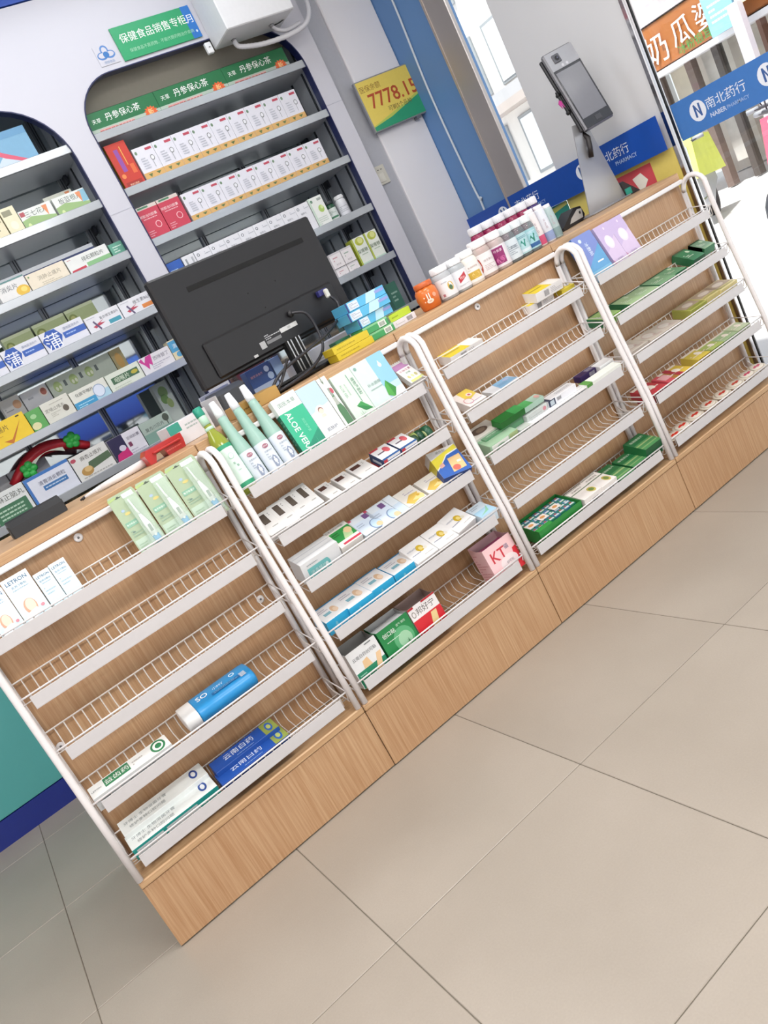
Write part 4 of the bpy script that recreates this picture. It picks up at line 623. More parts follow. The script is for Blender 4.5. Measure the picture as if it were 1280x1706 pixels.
for i, (a, b) in enumerate(((1.258, 1.358), (1.360, 1.462))):
    wbox('tonic_box', '%s one of the two crimson boxes on the third shelf' % ['left', 'right'][i], 'medicine box', 'crimson tonic boxes', a, b, 1.801, 1.948, 'bf3a50',
         {'M': [('r', .0, .90, 1, 1, 'cfc4bc'), ('t', .45, .72, .12, .8, '阿胶当归胶囊', 'eed8da'), ('l', .15, .6, .8, .66, 1, 'e0b0b6'), ('e', .68, .4, .14, .1, 'e8b8be'), ('e', .68, .4, .11, .08, 'bf3a50'), ('l', .1, .12, .4, .3, 3, 'dc9aa4'), ('r', .1, .93, .6, .98, '4a8060')]})
ws = [1.472+(2.225-1.472)*i/8 for i in range(9)]
for i in range(8): wbox('herbal_box', 'orange-footed white box, %s from left on third shelf of the right arch' % ordn[i], 'medicine box', 'white herbal boxes on the third shelf', ws[i], ws[i+1], 1.801, 1.932, 'd9d9e2', wh(i))
wbox('capsule_box', 'small royal blue box, left end of the fourth shelf above the monitor', 'medicine box', None, 1.262, 1.334, 1.561, 1.70, '2457ac', {'M': [('l', .1, .5, .6, .8, 2, 'a9c4ea')]})
wbox('capsule_box', 'silver-white box right of the small royal blue box above the monitor', 'medicine box', None, 1.338, 1.398, 1.561, 1.70, 'd8dadf', {'M': [('r', .2, .1, .35, .9, '8d9298'), ('r', .7, .1, .85, .9, 'a9adb3')]})
ws = [1.400+(2.018-1.400)*i/8 for i in range(9)]
for i in range(8): wbox('tablet_box', 'plain white box, %s from the left in the row just above the monitor' % ordn[i], 'medicine box', 'white boxes above the monitor', ws[i], ws[i+1], 1.561, 1.70-.0*i, 'dcdde3', {'M': [('e', .2, .86, .09, .05, '6a7078'), ('e', .2, .86, .05, .03, 'dcdde3'), ('t', .45, .68, .07, .6, '健脾丸', '8a8e96'), ('l', .6, .8, .95, .9, 2, 'a5aab4'), ('l', .15, .3, .8, .5, 3, 'b4b9c2')]})
wbox('vitamin_box', 'white box with a green apple print on the fourth shelf', 'medicine box', None, 2.022, 2.10, 1.561, 1.704, 'e2e6e2', {'M': [('e', .65, .58, .2, .12, 'a9c86a'), ('e', .72, .62, .1, .06, 'cfe09c'), ('e', .2, .88, .08, .05, '6a9078'), ('r', .6, .85, .9, .93, 'a0a8a4'), ('l', .15, .1, .8, .35, 4, 'b9c8bd'), ('r', 0, 0, .12, 1, 'c4d8c8')]})
def pill(x, y, z, r, h, bodyc, capc, label, labc, ops, cat='pill bottle', group=None, clear=None, caph=.16, nm='pill_bottle', yaw=.5):
    e = empty(nm, (x, y, z), label, cat, group)
    bm_ = mat(bodyc, .25) if not clear else mat(clear, .1, alpha=.55, noise=0)
    hb = h*(1-caph)
    MB().lathe([(r*.94, 0), (r, r*.12), (r, hb*.86), (r*.9, hb*.95), (r*.78, hb)], bm_, 26).build('jar_body', e)
    if clear: MB().lathe([(r*.9, .002), (r*.93, .006), (r*.93, hb*.72), (r*.85, hb*.76)], mat(bodyc, .5, noise=.35, scale=140), 22).build('contents', e)
    c = MB().lathe([(r*.84, hb), (r*.86, hb+.002), (r*.86, h-.003), (r*.80, h)], mat(capc, .35), 26)
    for k in range(26):
        an = 2*math.pi*k/26; c.box(r*.86*math.cos(an)-.0006, r*.86*math.cos(an)+.0006, r*.86*math.sin(an)-.0006, r*.86*math.sin(an)+.0006, hb+.003, h-.004, mat(capc, .35))
    c.build('lid', e)
    lm = MB().lathe([(r*1.008, hb*.10), (r*1.008, hb*.78)], mat(labc, .4), 34, arc=(.50, 1.0), caps=False)
    # curved print: bend flat ops round the jar
    t = MB().print_(ops, (0, 0, 0), (1, 0, 0), (0, 0, 1), (0, -1, 0))
    for m_, f_ in zip(t.m, t.f): pass
    span = 2.0; zz0, zz1 = hb*.12, hb*.76; ctr = -math.pi/2-.32
    def bend(p):
        an = ctr+(p[0]-.5)*span; rr = r*1.008+.0003-p[1]*.8; return (rr*math.cos(an), rr*math.sin(an), zz0+p[2]*(zz1-zz0))
    # subdivide wide faces so they follow the curve
    for f_, m_ in zip(t.f, t.m):
        pts = [t.v[k] for k in f_]
        if len(pts) == 4 and abs(pts[0][0]-pts[1][0]) > .12:
            n = 6; x0_, x1_ = pts[0][0], pts[1][0]
            for q in range(n):
                a_, b_ = q/n, (q+1)/n; L = lambda P_, Q_, s_: tuple(P_[i]+(Q_[i]-P_[i])*s_ for i in range(3))
                lm.add([bend(L(pts[0], pts[1], a_)), bend(L(pts[0], pts[1], b_)), bend(L(pts[3], pts[2], b_)), bend(L(pts[3], pts[2], a_))], [(0, 1, 2, 3)], t.mats[m_])
        else: lm.add([bend(p) for p in pts], [tuple(range(len(pts)))], t.mats[m_])
    lm.build('label', e); return e
pill(2.142, 3.56, 1.5605, .026, .105, '25523a', '2c3438', 'small dark green pill bottle beside the white one on the fourth shelf', 'cfd8d4', [('r', .1, .2, .9, .35, '3c7a58'), ('l', .1, .5, .9, .8, 3, '8aa094')])
pill(2.208, 3.56, 1.5605, .027, .11, 'd4d6da', 'dfe1e4', 'small white pill bottle at the right end of the fourth shelf', 'd0d2d8', [('l', .1, .3, .9, .8, 4, 'a4a8b0')])
k = 0
for zz0, zz1, nm_ in ((1.319, 1.368, 'lower'), (1.369, 1.442, 'upper')):
    for i, (a, b) in enumerate(((1.992, 2.057), (2.060, 2.124))):
        wbox('vitamin_box', '%s %s one of the four small white boxes right of the monitor' % (nm_, ['left', 'right'][i]), 'medicine box', 'small white boxes by the monitor', a, b, zz0, zz1, 'e4e0e2', {'M': [('r', 0, .88, 1, 1, 'c8c6ca'), ('l', .2, .4, .8, .75, 2, ['c08a94', '8fa89a'][i]), ('t', .5, .22, .14, .4, '维生素', '9a9498')]})
for i, (a, b) in enumerate(((2.138, 2.213), (2.215, 2.29))):
    wbox('pear_box', '%s one of the two boxes with pear drawings right of the monitor' % ['left', 'right'][i], 'medicine box', 'pear boxes', a, b, 1.319, 1.46, 'dfe4dc', {'M': [('e', .55, .84, .34, .14, 'b4bd4a'), ('e', .62, .86, .2, .1, 'd4d88c'), ('p', [(.3, .8), (.5, .7), (.4, .74)], '3c5a2c'), ('t', .5, .52, .14, .8, '梨膏糖', '4f6a4a'), ('l', .3, .36, .8, .42, 1, '9ab09a'), ('r', .0, .0, 1, .12, 'b9d4c4'), ('r', .0, .0, .1, 1, 'a9b838')], 'L': [('r', 0, 0, 1, 1, 'a4b02f')]})
wbox('gel_box', 'tall dark green box low in the right arch beside the monitor', 'medicine box', None, 2.20, 2.262, 1.061, 1.20, '3a6a5c', {'M': [('l', .2, .3, .8, .7, 3, '9ab8ac')]})
# left arch
wbox('syringe_box', 'sky blue box with a red swoosh on the top shelf of the left arch', 'medicine box', None, .850, 1.022, 2.253, 2.39, '6f9fbe', {'M': [('p', [(0, .12), (.3, .42), (.62, .08), (.3, .0), (.0, .0)], 'b9c8d4'), ('p', [(0, .55), (.28, .30), (.6, .1), (.75, .1), (.3, .44), (0, .72)], 'c8506a'), ('r', 0, .8, 1, 1, '5b8fb4')]})
wbox('cream_box', 'cream box cut by the picture edge on the second shelf of the left arch', 'medicine box', None, .690, .762, 2.021, 2.13, 'd8cfb0', {'M': [('l', .2, .3, .9, .7, 3, '8a8468')]})
wbox('cream_box', 'cream box with a leaf on the second shelf of the left arch', 'medicine box', None, .766, .826, 2.021, 2.132, 'dcd6b8', {'M': [('r', .1, .7, .7, .9, '8a8a72'), ('e', .5, .35, .25, .15, 'e8e8c8')]})
for i, (a, b, z1) in enumerate(((.828, .964, 2.100), (.972, 1.112, 2.100))):
    wbox('herbal_box', '%s one of two white-green long boxes on the left arch second shelf' % ['left', 'right'][i], 'medicine box', 'white and green long boxes', a, b, 2.021, z1, 'd8dcd8', {'M': [('p', [(0, 0), (1, 0), (1, .3), (.3, .6), (0, .5)], '8fae74'), ('t', .5, .74, .3, .7, ['三七花片', '板蓝根片'][i], '5b6a62'), ('r', .02, .7, .16, .92, 'a84a54') if i == 0 else ('r', .8, .35, 1, .95, '7fb0c4'), ('p', [(.7, .9), (.8, .35), (.86, .9)], 'd88a5c'), ('e', .15, .2, .05, .12, 'c9d89c')]})
wbox('herbal_box', 'white and green box standing behind on the second shelf of the left arch', 'medicine box', None, .966, 1.09, 2.021, 2.135, 'd4d8cc', {'M': [('r', 0, 0, 1, .62, '9aba7c'), ('p', [(.75, .95), (.85, .6), (.92, .95)], 'd8804c')]}, y=3.60, T=.05)
wbox('tablet_box', 'white box with a gold blossom, left on the third shelf of the left arch', 'medicine box', None, .600, .722, 1.801, 1.886, 'd9d9d8', {'M': [('e', .78, .35, .22, .24, 'd8b03c'), ('e', .82, .38, .1, .12, 'e8cc6c'), ('t', .4, .65, .26, .6, '消炎片', '6d7478'), ('r', 0, .93, 1, 1, '5f8a8a')]})
wbox('tablet_box', 'plain cream box in the middle of the third shelf of the left arch', 'medicine box', None, .725, .888, 1.801, 1.876, 'dcd2be', {'M': [('t', .55, .62, .3, .6, '消肿止痛片', '8f8a7a'), ('l', .3, .2, .8, .4, 2, 'b8b09c'), ('e', .06, .85, .02, .05, '5f8a5a')]})
wbox('tablet_box', 'white box with red corner and green stripe on the left arch third shelf', 'medicine box', None, .892, 1.076, 1.801, 1.872, 'd9dcd9', {'M': [('p', [(.0, .0), (.4, .0), (.38, .32), (.05, .28)], 'b83044'), ('r', .42, .08, 1, .42, '7fb07c'), ('t', .62, .68, .26, .6, '排石颗粒片', '54605a'), ('l', .04, .85, .14, .92, 1, 'c0606c')]})
wbox('tablet_box', 'small dark green box at the right end of the third shelf of the left arch', 'medicine box', None, 1.082, 1.146, 1.801, 1.86, '5a9a84', {'M': [('l', .2, .3, .8, .8, 3, 'c4dcd0')]})
wbox('blue_box', 'long dark blue box lying behind on the third shelf of the left arch', 'medicine box', None, .60, 1.06, 1.801, 1.915, 'ccd2da', {'M': [('r', 0, .30, 1, .86, '26386e')]}, y=3.62, T=.06)
def bo(): return {'M': [('r', .48, .42, 1, .68, '2f5bb0'), ('l', .54, .5, .94, .62, 1, '9ab4e0'), ('p', [(.0, .62), (.16, 1), (.36, .98), (.46, .62), (.34, .2), (.10, .2)], '2352a8'), ('t', .22, .52, .72, .34, '蒲', 'e8ecf2'), ('t', .72, .82, .12, .4, '蒲地蓝消炎片', '7d8aa4')]}
for i, (a, b) in enumerate(((.326, .486), (.488, .648), (.651, .834))):
    wbox('tablet_box', '%s one of the blue and white boxes with the large sign 蒲' % ['leftmost', 'middle', 'right'][i], 'medicine box', 'blue and white tablet boxes', a, b, 1.561, 1.655, 'd6d8e0', bo())
for i, (a, b) in enumerate(((.838, .990), (.993, 1.146))):
    wbox('vitamin_box', '%s one of the two white boxes with a red knot mark on the fourth shelf' % ['left', 'right'][i], 'medicine box', 'vitamin boxes with red knot', a, b, 1.561, 1.638, 'dadbe0',
         {'M': [('t', .68, .72, .22, .56, ['复合维生素B片', '维生素B6片'][i], '55585f'), ('r', .60, .22, .95, .44, ['3d93a6', 'd07f3c'][i]), ('p', [(.14, .42), (.5, .62), (.36, .5), (.5, .44), (.3, .36), (.2, .3)], 'b03a50'), ('p', [(.22, .72), (.34, .2), (.30, .14), (.18, .66)], '5a5070'), ('l', .06, .85, .3, .92, 1, 'a4a8b4')]})
for i, (a, b) in enumerate(((.545, .672), (.679, .822), (.826, .956))):
    e = wbox('lozenge_roll_box', '%s pale lime box standing behind the fourth-shelf boxes of the left arch' % ['left', 'middle', 'right'][i], 'medicine box', 'pale lime boxes behind', a, b, 1.561, 1.72, 'b9c890', {'M': [('e', .18, .74, .14, .12, '8a9a4c'), ('e', .18, .74, .08, .07, 'c4c878'), ('r', 0, .92, 1, 1, 'd4deb4')], 'R': [('r', 0, 0, 1, 1, '303a2c')]}, y=3.70, T=.06)
# fifth shelf
wbox('tablet_box', 'bright yellow box with an orange tick on the fifth shelf of the left arch', 'medicine box', None, .268, .444, 1.319, 1.425, 'e2c028', {'M': [('t', .3, .72, .22, .6, '炎琥喘片', '5a4a20'), ('p', [(.34, .28), (.5, .08), (.88, .78), (.52, .24)], 'b86a20'), ('l', .08, .45, .5, .58, 2, 'c49c20'), ('r', .0, .0, 1, .05, 'ece2c8'), ('r', .82, .9, .9, .95, '3c3420')]}, y=3.510)
wbox('tablet_box', 'narrow fresh green box beside the bright yellow box', 'medicine box', None, .446, .508, 1.319, 1.412, '5aa055', {'M': [('e', .4, .72, .2, .1, '9cc890'), ('e', .3, .3, .3, .16, 'd4d0a0')]})
wbox('cough_box', 'pale beige box with an ink brush flower on the fifth shelf', 'medicine box', None, .510, .628, 1.319, 1.414, 'd3d3c8', {'M': [('t', .42, .64, .2, .7, '定喘止咳丸', '6c6a60'), ('e', .75, .45, .1, .14, '5c5448'), ('l', .2, .3, .55, .5, 3, 'b0b0a4'), ('l', .3, .82, .8, .88, 1, 'a8a89c')]})
wbox('cough_box', 'white and blue box with a round lung picture on the fifth shelf', 'medicine box', None, .631, .789, 1.319, 1.404, 'd9dad0', {'M': [('r', .0, .04, 1, .44, '3c94c0'), ('r', .60, .0, 1, .5, 'a9cada'), ('e', .74, .52, .16, .32, '8aa0bc'), ('e', .74, .52, .14, .28, 'd4dcea'), ('t', .38, .76, .24, .5, '化痰平喘片', '454a48'), ('l', .08, .12, .52, .34, 2, 'a9d4e6')]})
wbox('lozenge_box', 'pale green box with a dark green sign panel on the fifth shelf', 'medicine box', None, .792, .945, 1.319, 1.402, 'd3d9cc', {'M': [('r', .12, .42, .92, .76, '44684a'), ('t', .42, .59, .26, .5, '咽喉片', 'd6e2cc'), ('e', .8, .6, .1, .1, 'b4a83c'), ('l', .1, .1, .6, .3, 2, 'b4bcaa')]})
wbox('tablet_box', 'white box with magenta zigzag mark on the fifth shelf', 'medicine box', None, .948, 1.094, 1.319, 1.402, 'd9d7dc', {'M': [('p', [(.0, .88), (.10, .98), (.14, .7), (.24, .98), (.28, .98), (.42, 1), (.34, .42), (.26, .6), (.2, .3), (.12, .6)], 'c03a8c'), ('t', .68, .72, .22, .5, '西咪替丁', '7c7a86'), ('l', .3, .2, .9, .5, 3, 'b0aebc')]})
wbox('drops_box', 'small beige and blue box at the right end of the fifth shelf', 'medicine box', None, 1.096, 1.144, 1.319, 1.416, 'd6cba8', {'M': [('r', .0, .45, 1, .95, '4a98c4'), ('e', .6, .3, .3, .12, '5aa0c8'), ('t', .5, .7, .2, .9, '滴', 'dce8ee')]})
wbox('herbal_box', 'long pale green box with round herb drawings behind the fifth-shelf row', 'medicine box', None, .61, .902, 1.319, 1.497, 'c4cebc', {'M': sum([[('e', .12+.25*i, .78, .06, .13, 'a9bf78'), ('e', .10+.25*i, .74, .018, .05, 'e4e8cc'), ('e', .15+.25*i, .74, .018, .05, 'e4e8cc'), ('r', .22+.25*i, .72, .26+.25*i, .86, '5c6660')] for i in range(3)], [])}, y=3.70, T=.05)
wbox('herbal_box', 'tan end box behind the fifth-shelf row of the left arch', 'medicine box', None, .904, .958, 1.319, 1.497, 'b8ab78', {'M': [('e', .5, .7, .3, .2, 'd4a858')]}, y=3.70, T=.05)
wbox('herbal_box', 'white box with a red seed picture behind the fifth-shelf row', 'medicine box', None, .492, .606, 1.319, 1.497, 'd4d5d8', {'M': [('e', .82, .84, .16, .12, 'e4dcd4'), ('e', .82, .84, .11, .085, 'a85a48'), ('l', .2, .76, .6, .86, 1, '9a9ca4')]}, y=3.70, T=.05)
wbox('herbal_box', 'white box with a tan square behind the bright yellow box', 'medicine box', None, .405, .489, 1.319, 1.505, 'd0cfcc', {'M': [('e', .75, .8, .2, .1, 'd0a078'), ('l', .1, .7, .5, .8, 2, '8a8c90')]}, y=3.70, T=.05)
# lowest shelf
wbox('pill_box', 'white and dark green box lettered 正脑丸 cut by the left picture edge', 'medicine box', None, .150, .300, 1.061, 1.188, 'd3d7d6', {'M': [('r', .0, .05, .92, .58, '3c6e50'), ('t', .5, .78, .24, .9, '天麻正脑丸', '4c5450'), ('l', .1, .15, .8, .5, 3, 'a9c4b0')]}, y=3.508)
wbox('granule_box', 'large white box with a blue upper border and blue label', 'medicine box', None, .303, .492, 1.061, 1.186, 'd2d6e2', {'M': [('r', 0, .9, 1, 1, '3a70b4'), ('r', 0, 0, .06, 1, '3a70b4'), ('r', .30, .40, .84, .56, '3a70a8'), ('t', .55, .68, .16, .6, '清胃消炎颗粒', '4c5268'), ('l', .34, .44, .8, .52, 1, 'b8cce2')]}, y=3.508)
wbox('cough_box', 'white box with mushroom picture and dark green stripe', 'medicine box', None, .496, .656, 1.061, 1.178, 'd6d6d2', {'M': [('p', [(.30, .30), (1, .42), (.98, .66), (.4, .6)], '50664c'), ('t', .55, .80, .16, .6, '麻杏止咳片', '4c4a44'), ('e', .28, .34, .16, .16, 'b08a4c'), ('e', .32, .40, .1, .1, 'd0b078'), ('e', .08, .86, .07, .07, 'b0485a'), ('l', .1, .1, .9, .2, 1, 'a8a8a4')]})
wbox('capsule_box', 'navy, magenta and white box on the lowest shelf of the left arch', 'medicine box', None, .662, .808, 1.061, 1.168, 'd8d6de', {'M': [('r', 0, 0, .46, 1, '2a2548'), ('p', [(0, .05), (.5, .0), (.44, .46), (.1, .34)], 'c02a70'), ('e', .32, .5, .1, .12, 'ccc8d8'), ('t', .74, .74, .13, .44, '亚硝胶囊', '6c6a78'), ('r', .52, .4, .62, .58, '7a3a58'), ('l', .5, .1, .95, .3, 2, 'b0aebc')]})
wbox('cough_box', 'grey-green box with an ink tree on the lowest shelf of the left arch', 'medicine box', None, .811, .952, 1.061, 1.166, 'a4b4aa', {'M': [('r', 0, 0, 1, .5, '7c9c90'), ('t', .42, .66, .16, .64, '复方川贝片', '46504a'), ('e', .85, .8, .1, .16, '4c5448'), ('r', .83, .5, .86, .8, '4c5448')]})
wbox('plant_box', 'white box with a green plant drawing deep on the lowest shelf', 'medicine box', None, .985, 1.056, 1.061, 1.285, 'c2ccc4', {'M': [('e', .5, .8, .3, .12, '8aa868'), ('e', .4, .66, .25, .1, '6f9450'), ('e', .6, .55, .2, .1, '9aae70')]}, y=3.68, T=.05)
for i, x in enumerate((.20, .285, .37)):
    wbox('tablet_box', 'plain white box behind the strawberry ornament, %s of three' % ['left', 'middle', 'right'][i], 'medicine box', 'white boxes behind the ornament', x, x+.082, 1.061, 1.24, 'c6c8cc', {'M': [('l', .3, .6, .7, .7, 1, '9a9ca4')]}, y=3.72, T=.05)
(lambda *a,**k:None)('card_box', 'white and teal carton leaning right of the grey-green box', 'medicine box', None, .965, 1.115, 1.061, 1.158, 'd0d8d6', {'M': [('e', .25, .6, .2, .22, '3c9a88'), ('l', .5, .4, .9, .7, 2, 'a4b4b2')]}, y=3.46, T=.04) if 0 else None
# strawberry ornament: red arc with green flowers
so = empty('strawberry_ornament', (.45, 3.645, 1.061), 'red strawberry ornament with green flowers and white arched tag, left arch', 'ornament')
RED = mat('b82430', .4)
mb = MB(); pts = [(-.17+.34*k/12, 0, .125+.075*math.sin(math.pi*k/12)) for k in range(13)]
mb.tube(pts, [.026+.012*math.sin(math.pi*k/12) for k in range(13)], RED, 12, flat=.7); mb.build('red_arch', so)
mb = MB(); pp = [(-.07+.14*k/8, 0, .165+.032*math.sin(math.pi*k/8)) for k in range(9)]
vs = []
for x, y, z in pp: vs += [(x, -.030, z-.014), (x, -.030, z+.014), (x, -.027, z-.014), (x, -.027, z+.014)]
mb.add(vs, [(4*k+a, 4*k+4+a, 4*k+4+b, 4*k+b) for k in range(8) for a, b in ((0, 1), (1, 3), (3, 2), (2, 0))], mat('dfe6d2', .4)); mb.build('white_tag', so)
for x, z in ((-.09, .152), (.115, .178)):
    mb = MB()
    for k in range(5):
        a = 2*math.pi*k/5; mb.lathe([(.001, -.006), (.014, -.003), (.016, 0), (.012, .004), (.001, .006)], mat('34b44c', .35), 12, (.02*math.cos(a), .02*math.sin(a), 0))
    mb.lathe([(.001, -.006), (.012, 0), (.001, .007)], mat('52c860', .35), 12)
    f_ = mb.build('green_flower', so, (x, -.040, z)); f_.rotation_euler = (R(90), 0, 0)
MB().box(-.19, .19, -.03, .04, 0, .115, mat('2a2d36', .5), .004).build('base', so)
# ------------------------------------------------------------------ on the facade
sg = MB().box(1.528, 1.905, 3.484, 3.4905, 2.480, 2.612, mat('2a9a66', .4), .001).print_([('r', .89, 0, 1, 1, '2a72c0'), ('t', .48, .63, .36, .84, '保健食品销售专柜', 'f0f4f0'), ('t', .52, .24, .17, .82, '保健食品不是药物，不能代替药物治疗疾病', '9fd2b4'), ('t', .94, .6, .34, .08, '月', 'eef2f8'), ('e', .965, .2, .012, .04, 'cfe0f2')], (1.528, 3.484, 2.480), (.377, 0, 0), (0, 0, .132), (0, -1, 0)).build('wall_sign')
tag(sg, 'green sign board lettered 保健食品销售专柜 above the right arch', 'sign')
def blob(cx_, cz, r, c, m): return [('e', cx_, cz, r, r, c)]
lg = MB().box(1.425, 1.51, 3.4885, 3.4905, 2.487, 2.565, mat('c3c3cc', .4)).print_([('e', .3, .48, .26, .2, '4a7ab8'), ('e', .7, .48, .26, .2, '4a7ab8'), ('e', .5, .74, .2, .24, '4a7ab8'), ('e', .3, .50, .20, .13, 'c3c3cc'), ('e', .7, .50, .20, .13, 'c3c3cc'), ('e', .5, .72, .13, .17, 'c3c3cc'), ('e', .5, .5, .15, .16, '2f6fb0'), ('t', .5, .14, .14, .8, '保健食品', '8fa4c4')], (1.425, 3.4885, 2.487), (.085, 0, 0), (0, 0, .078), (0, -1, 0)).build('logo_sticker')
tag(lg, 'small blue three-lobed logo sticker left of the green sign', 'sticker')
# metal box with conduits
eb = empty('control_box', (1.93, 3.31, 2.412), 'white metal control box mounted high over the right arch', 'control box')
MB().box(0, .345, 0, .18, 0, .34, mat('d9dadd', .35), .004).build('housing', eb)
for x, y in ((.075, .125), (.265, .10)): MB().lathe([(.012, 0), (.012, -.001)], mat('1d1f22', .5), 14).lathe([(.011, .0), (.009, -.012)], mat('8f9093', .5), 14).build('cable_gland', eb, (x, y, 0))
MB().box(-.045, -.015, .155, .175, -.012, .034, mat('dfe0e2', .35), .003).lathe([(.004, 0), (.004, .001)], mat('151618', .5), 12, (-.03, .154, .012)).build('sensor', eb)
def conduit(pts, r, c, name, label, cat='conduit', ridg=False, sub=8):
    # smooth catmull-rom path
    P_ = [Vector(p) for p in pts]; out = []
    for i in range(len(P_)-1):
        p0, p1, p2, p3 = P_[max(i-1, 0)], P_[i], P_[i+1], P_[min(i+2, len(P_)-1)]
        for k in range(sub):
            t = k/sub; out.append(.5*((2*p1)+(-p0+p2)*t+(2*p0-5*p1+4*p2-p3)*t*t+(-p0+3*p1-3*p2+p3)*t**3))
    out.append(P_[-1]); rr = [r*(1.07 if k % 2 else .95) for k in range(len(out))] if ridg else r
    o = MB().tube(out, rr, mat(c, .4), 10).build(name); return tag(o, label, cat) if label else o
ca = conduit([(2.005, 3.435, 2.405), (2.02, 3.43, 2.375), (2.14, 3.42, 2.352), (2.30, 3.40, 2.352), (2.40, 3.42, 2.40), (2.455, 3.46, 2.50), (2.47, 3.5, 2.70)], .0105, 'cfcfd4', 'conduit', None, ridg=True, sub=14); ca.parent = eb; ca.matrix_parent_inverse = Matrix.Translation((-1.93, -3.31, -2.412)); 
cb = conduit([(2.195, 3.41, 2.405), (2.215, 3.41, 2.385), (2.26, 3.41, 2.372), (2.34, 3.415, 2.385)], .0085, 'c4c4ca', 'conduit', None, ridg=True, sub=10); cb.parent = eb; cb.matrix_parent_inverse = Matrix.Translation((-1.93, -3.31, -2.412))
cc = conduit([(2.20, 3.41, 2.405), (2.25, 3.40, 2.41), (2.30, 3.42, 2.44), (2.36, 3.46, 2.55), (2.39, 3.485, 2.8)], .0025, '1c1c20', 'black_wire', None); cc.parent = eb; cc.matrix_parent_inverse = Matrix.Translation((-1.93, -3.31, -2.412))
# balance sign
bs = empty('balance_sign', (2.548, 3.535, 1.855), 'yellow and green framed sign reading 7778.15 on the white column', 'sign')
W_, H_ = .372, .246
MB().box(0, W_, 0, .02, 0, H_, mat('8e9096', .4), .002).build('frame', bs)
MB().box(.006, W_-.006, -.0015, 0, .006, H_-.006, mat('e6cf62', .35)).print_([('p', [(0, 0), (1, 0), (1, .48), (.7, .34), (.35, .22), (0, .10)], 'b9c85c'), ('p', [(0, 0), (1, 0), (1, .42), (.72, .31), (.35, .16), (0, .08)], '2f9c72'), ('t', .52, .57, .30, .88, '7778.15', 'b8502c'), ('t', .20, .84, .13, .36, '医保余额', '9a7434'), ('t', .55, .32, .11, .42, '可刷5个品种', '7a6c3c'), ('t', .955, .58, .06, .06, '元', 'b8803c')], (.006, -.0015, .006), (W_-.012, 0, 0), (0, 0, H_-.012), (0, -1, 0)).build('sign_face', bs)
MB().box(W_*.72, W_*.78, .002, .03, -.012, 0, mat('6c7078', .4)).build('clip', bs)
# light switch and wiring
sw = empty('light_switch', (2.448, 3.575, 1.630), 'cream light switch box on the grey strip beside the column', 'switch')
MB().box(0, .088, 0, .012, 0, .092, mat('cfccc0', .35), .002).build('plate', sw)
MB().box(.020, .066, -.003, 0, .012, .055, mat('d9d6cb', .3), .0015).build('rocker', sw)
MB().box(.02, .03, -.001, 0, .07, .074, mat('55544e', .5)).box(.04, .05, -.001, 0, .07, .074, mat('55544e', .5)).box(.06, .068, -.001, 0, .07, .074, mat('55544e', .5)).build('mark', sw)
conduit([(2.436, 3.575, 1.99), (2.437, 3.575, 1.78), (2.441, 3.573, 1.66), (2.44, 3.573, 1.60), (2.452, 3.573, 1.45), (2.462, 3.573, 1.38), (2.462, 3.573, 1.2), (2.466, 3.573, .9)], .003, 'a9abb0', 'wall_cable', 'thin grey cable running down past the light switch', 'cable')
conduit([(2.874, 3.445, 2.98), (2.874, 3.42, 2.4), (2.874, 3.445, 1.9), (2.874, 3.43, 1.40), (2.874, 3.41, 1.36), (2.874, 3.425, 1.31), (2.874, 3.42, .8)], .0055, 'c9d2dc', 'wall_cable', 'pale cable running down the blue pilaster', 'cable')
# ------------------------------------------------------------------ stickers and posters on the glass
bandb = '0f49a6'
def band(name, ya, yb, z0, z1, xx, c, ops, label, cat='window banner'):
    L = ya-yb; o = MB().box(xx-.001, xx, yb, ya, z0, z1, mat(c, .35))
    o.print_(ops, (xx-.001, ya, z0), (0, -L, 0), (0, 0, z1-z0), (-1, 0, 0)); o = o.build(name); return tag(o, label, cat)
def npat(u0, s, asp):   # logo + two lines of lettering, s = width of the lettering in u
    return [('e', u0, .56, .032*s, .25, 'e6ebf4'), ('p', [(u0-.014*s, .40), (u0-.006*s, .40), (u0-.006*s, .62), (u0+.008*s, .40), (u0+.014*s, .40), (u0+.014*s, .74), (u0+.006*s, .74), (u0+.006*s, .52), (u0-.008*s, .74), (u0-.014*s, .74)], '3d5f9c'),
            ('t', u0+.155*s, .60, .30, .21*s, '南北药行', 'dfe6f2'), ('t', u0+.092*s, .30, .13, .085*s, 'NABER', 'd2dcf0'), ('t', u0+.20*s, .30, .12, .115*s, 'PHARMACY', 'a4bce4')]
band('window_banner', 3.57, 2.284, 1.165, 1.300, 2.861, bandb, npat(.22, .93, 1)+npat(.66, .93, 1), 'deep blue window banner lettered PHARMACY behind the face scanner')
band('window_banner', 2.243, 1.20, 1.166, 1.306, 2.905, '4379c0', [q for u_ in (.10, .379) for q in (('e', u_, .54, .034, .27, 'e6ebf4'), ('p', [(u_-.014, .38), (u_-.006, .38), (u_-.006, .60), (u_+.008, .38), (u_+.014, .38), (u_+.014, .72), (u_+.006, .72), (u_+.006, .50), (u_-.008, .72), (u_-.014, .72)], '3d5f9c'), ('t', u_+.118, .58, .32, .160, '南北药行', 'dfe6f2'), ('t', u_+.074, .28, .12, .066, 'NABER', 'd2dcf0'), ('t', u_+.155, .28, .12, .088, 'PHARMACY', 'a4bce4'))], 'blue banner, painted lighter as if backlit, on the door glass with a round logo')  # banner blue lightened in its colour to stand in for daylight behind it
band('window_banner', 1.75, -1.2, 2.02, 2.19, 2.904, '2f6fb4', [q for u_ in (.08, .28, .48, .68, .88) for q in (('e', u_, .54, .016, .27, 'e6ebf4'), ('t', u_+.08, .55, .4, .10, '南北药行', 'e2e8f2'))], 'blue banner high on the glass front, seen mirrored behind the white boxes')
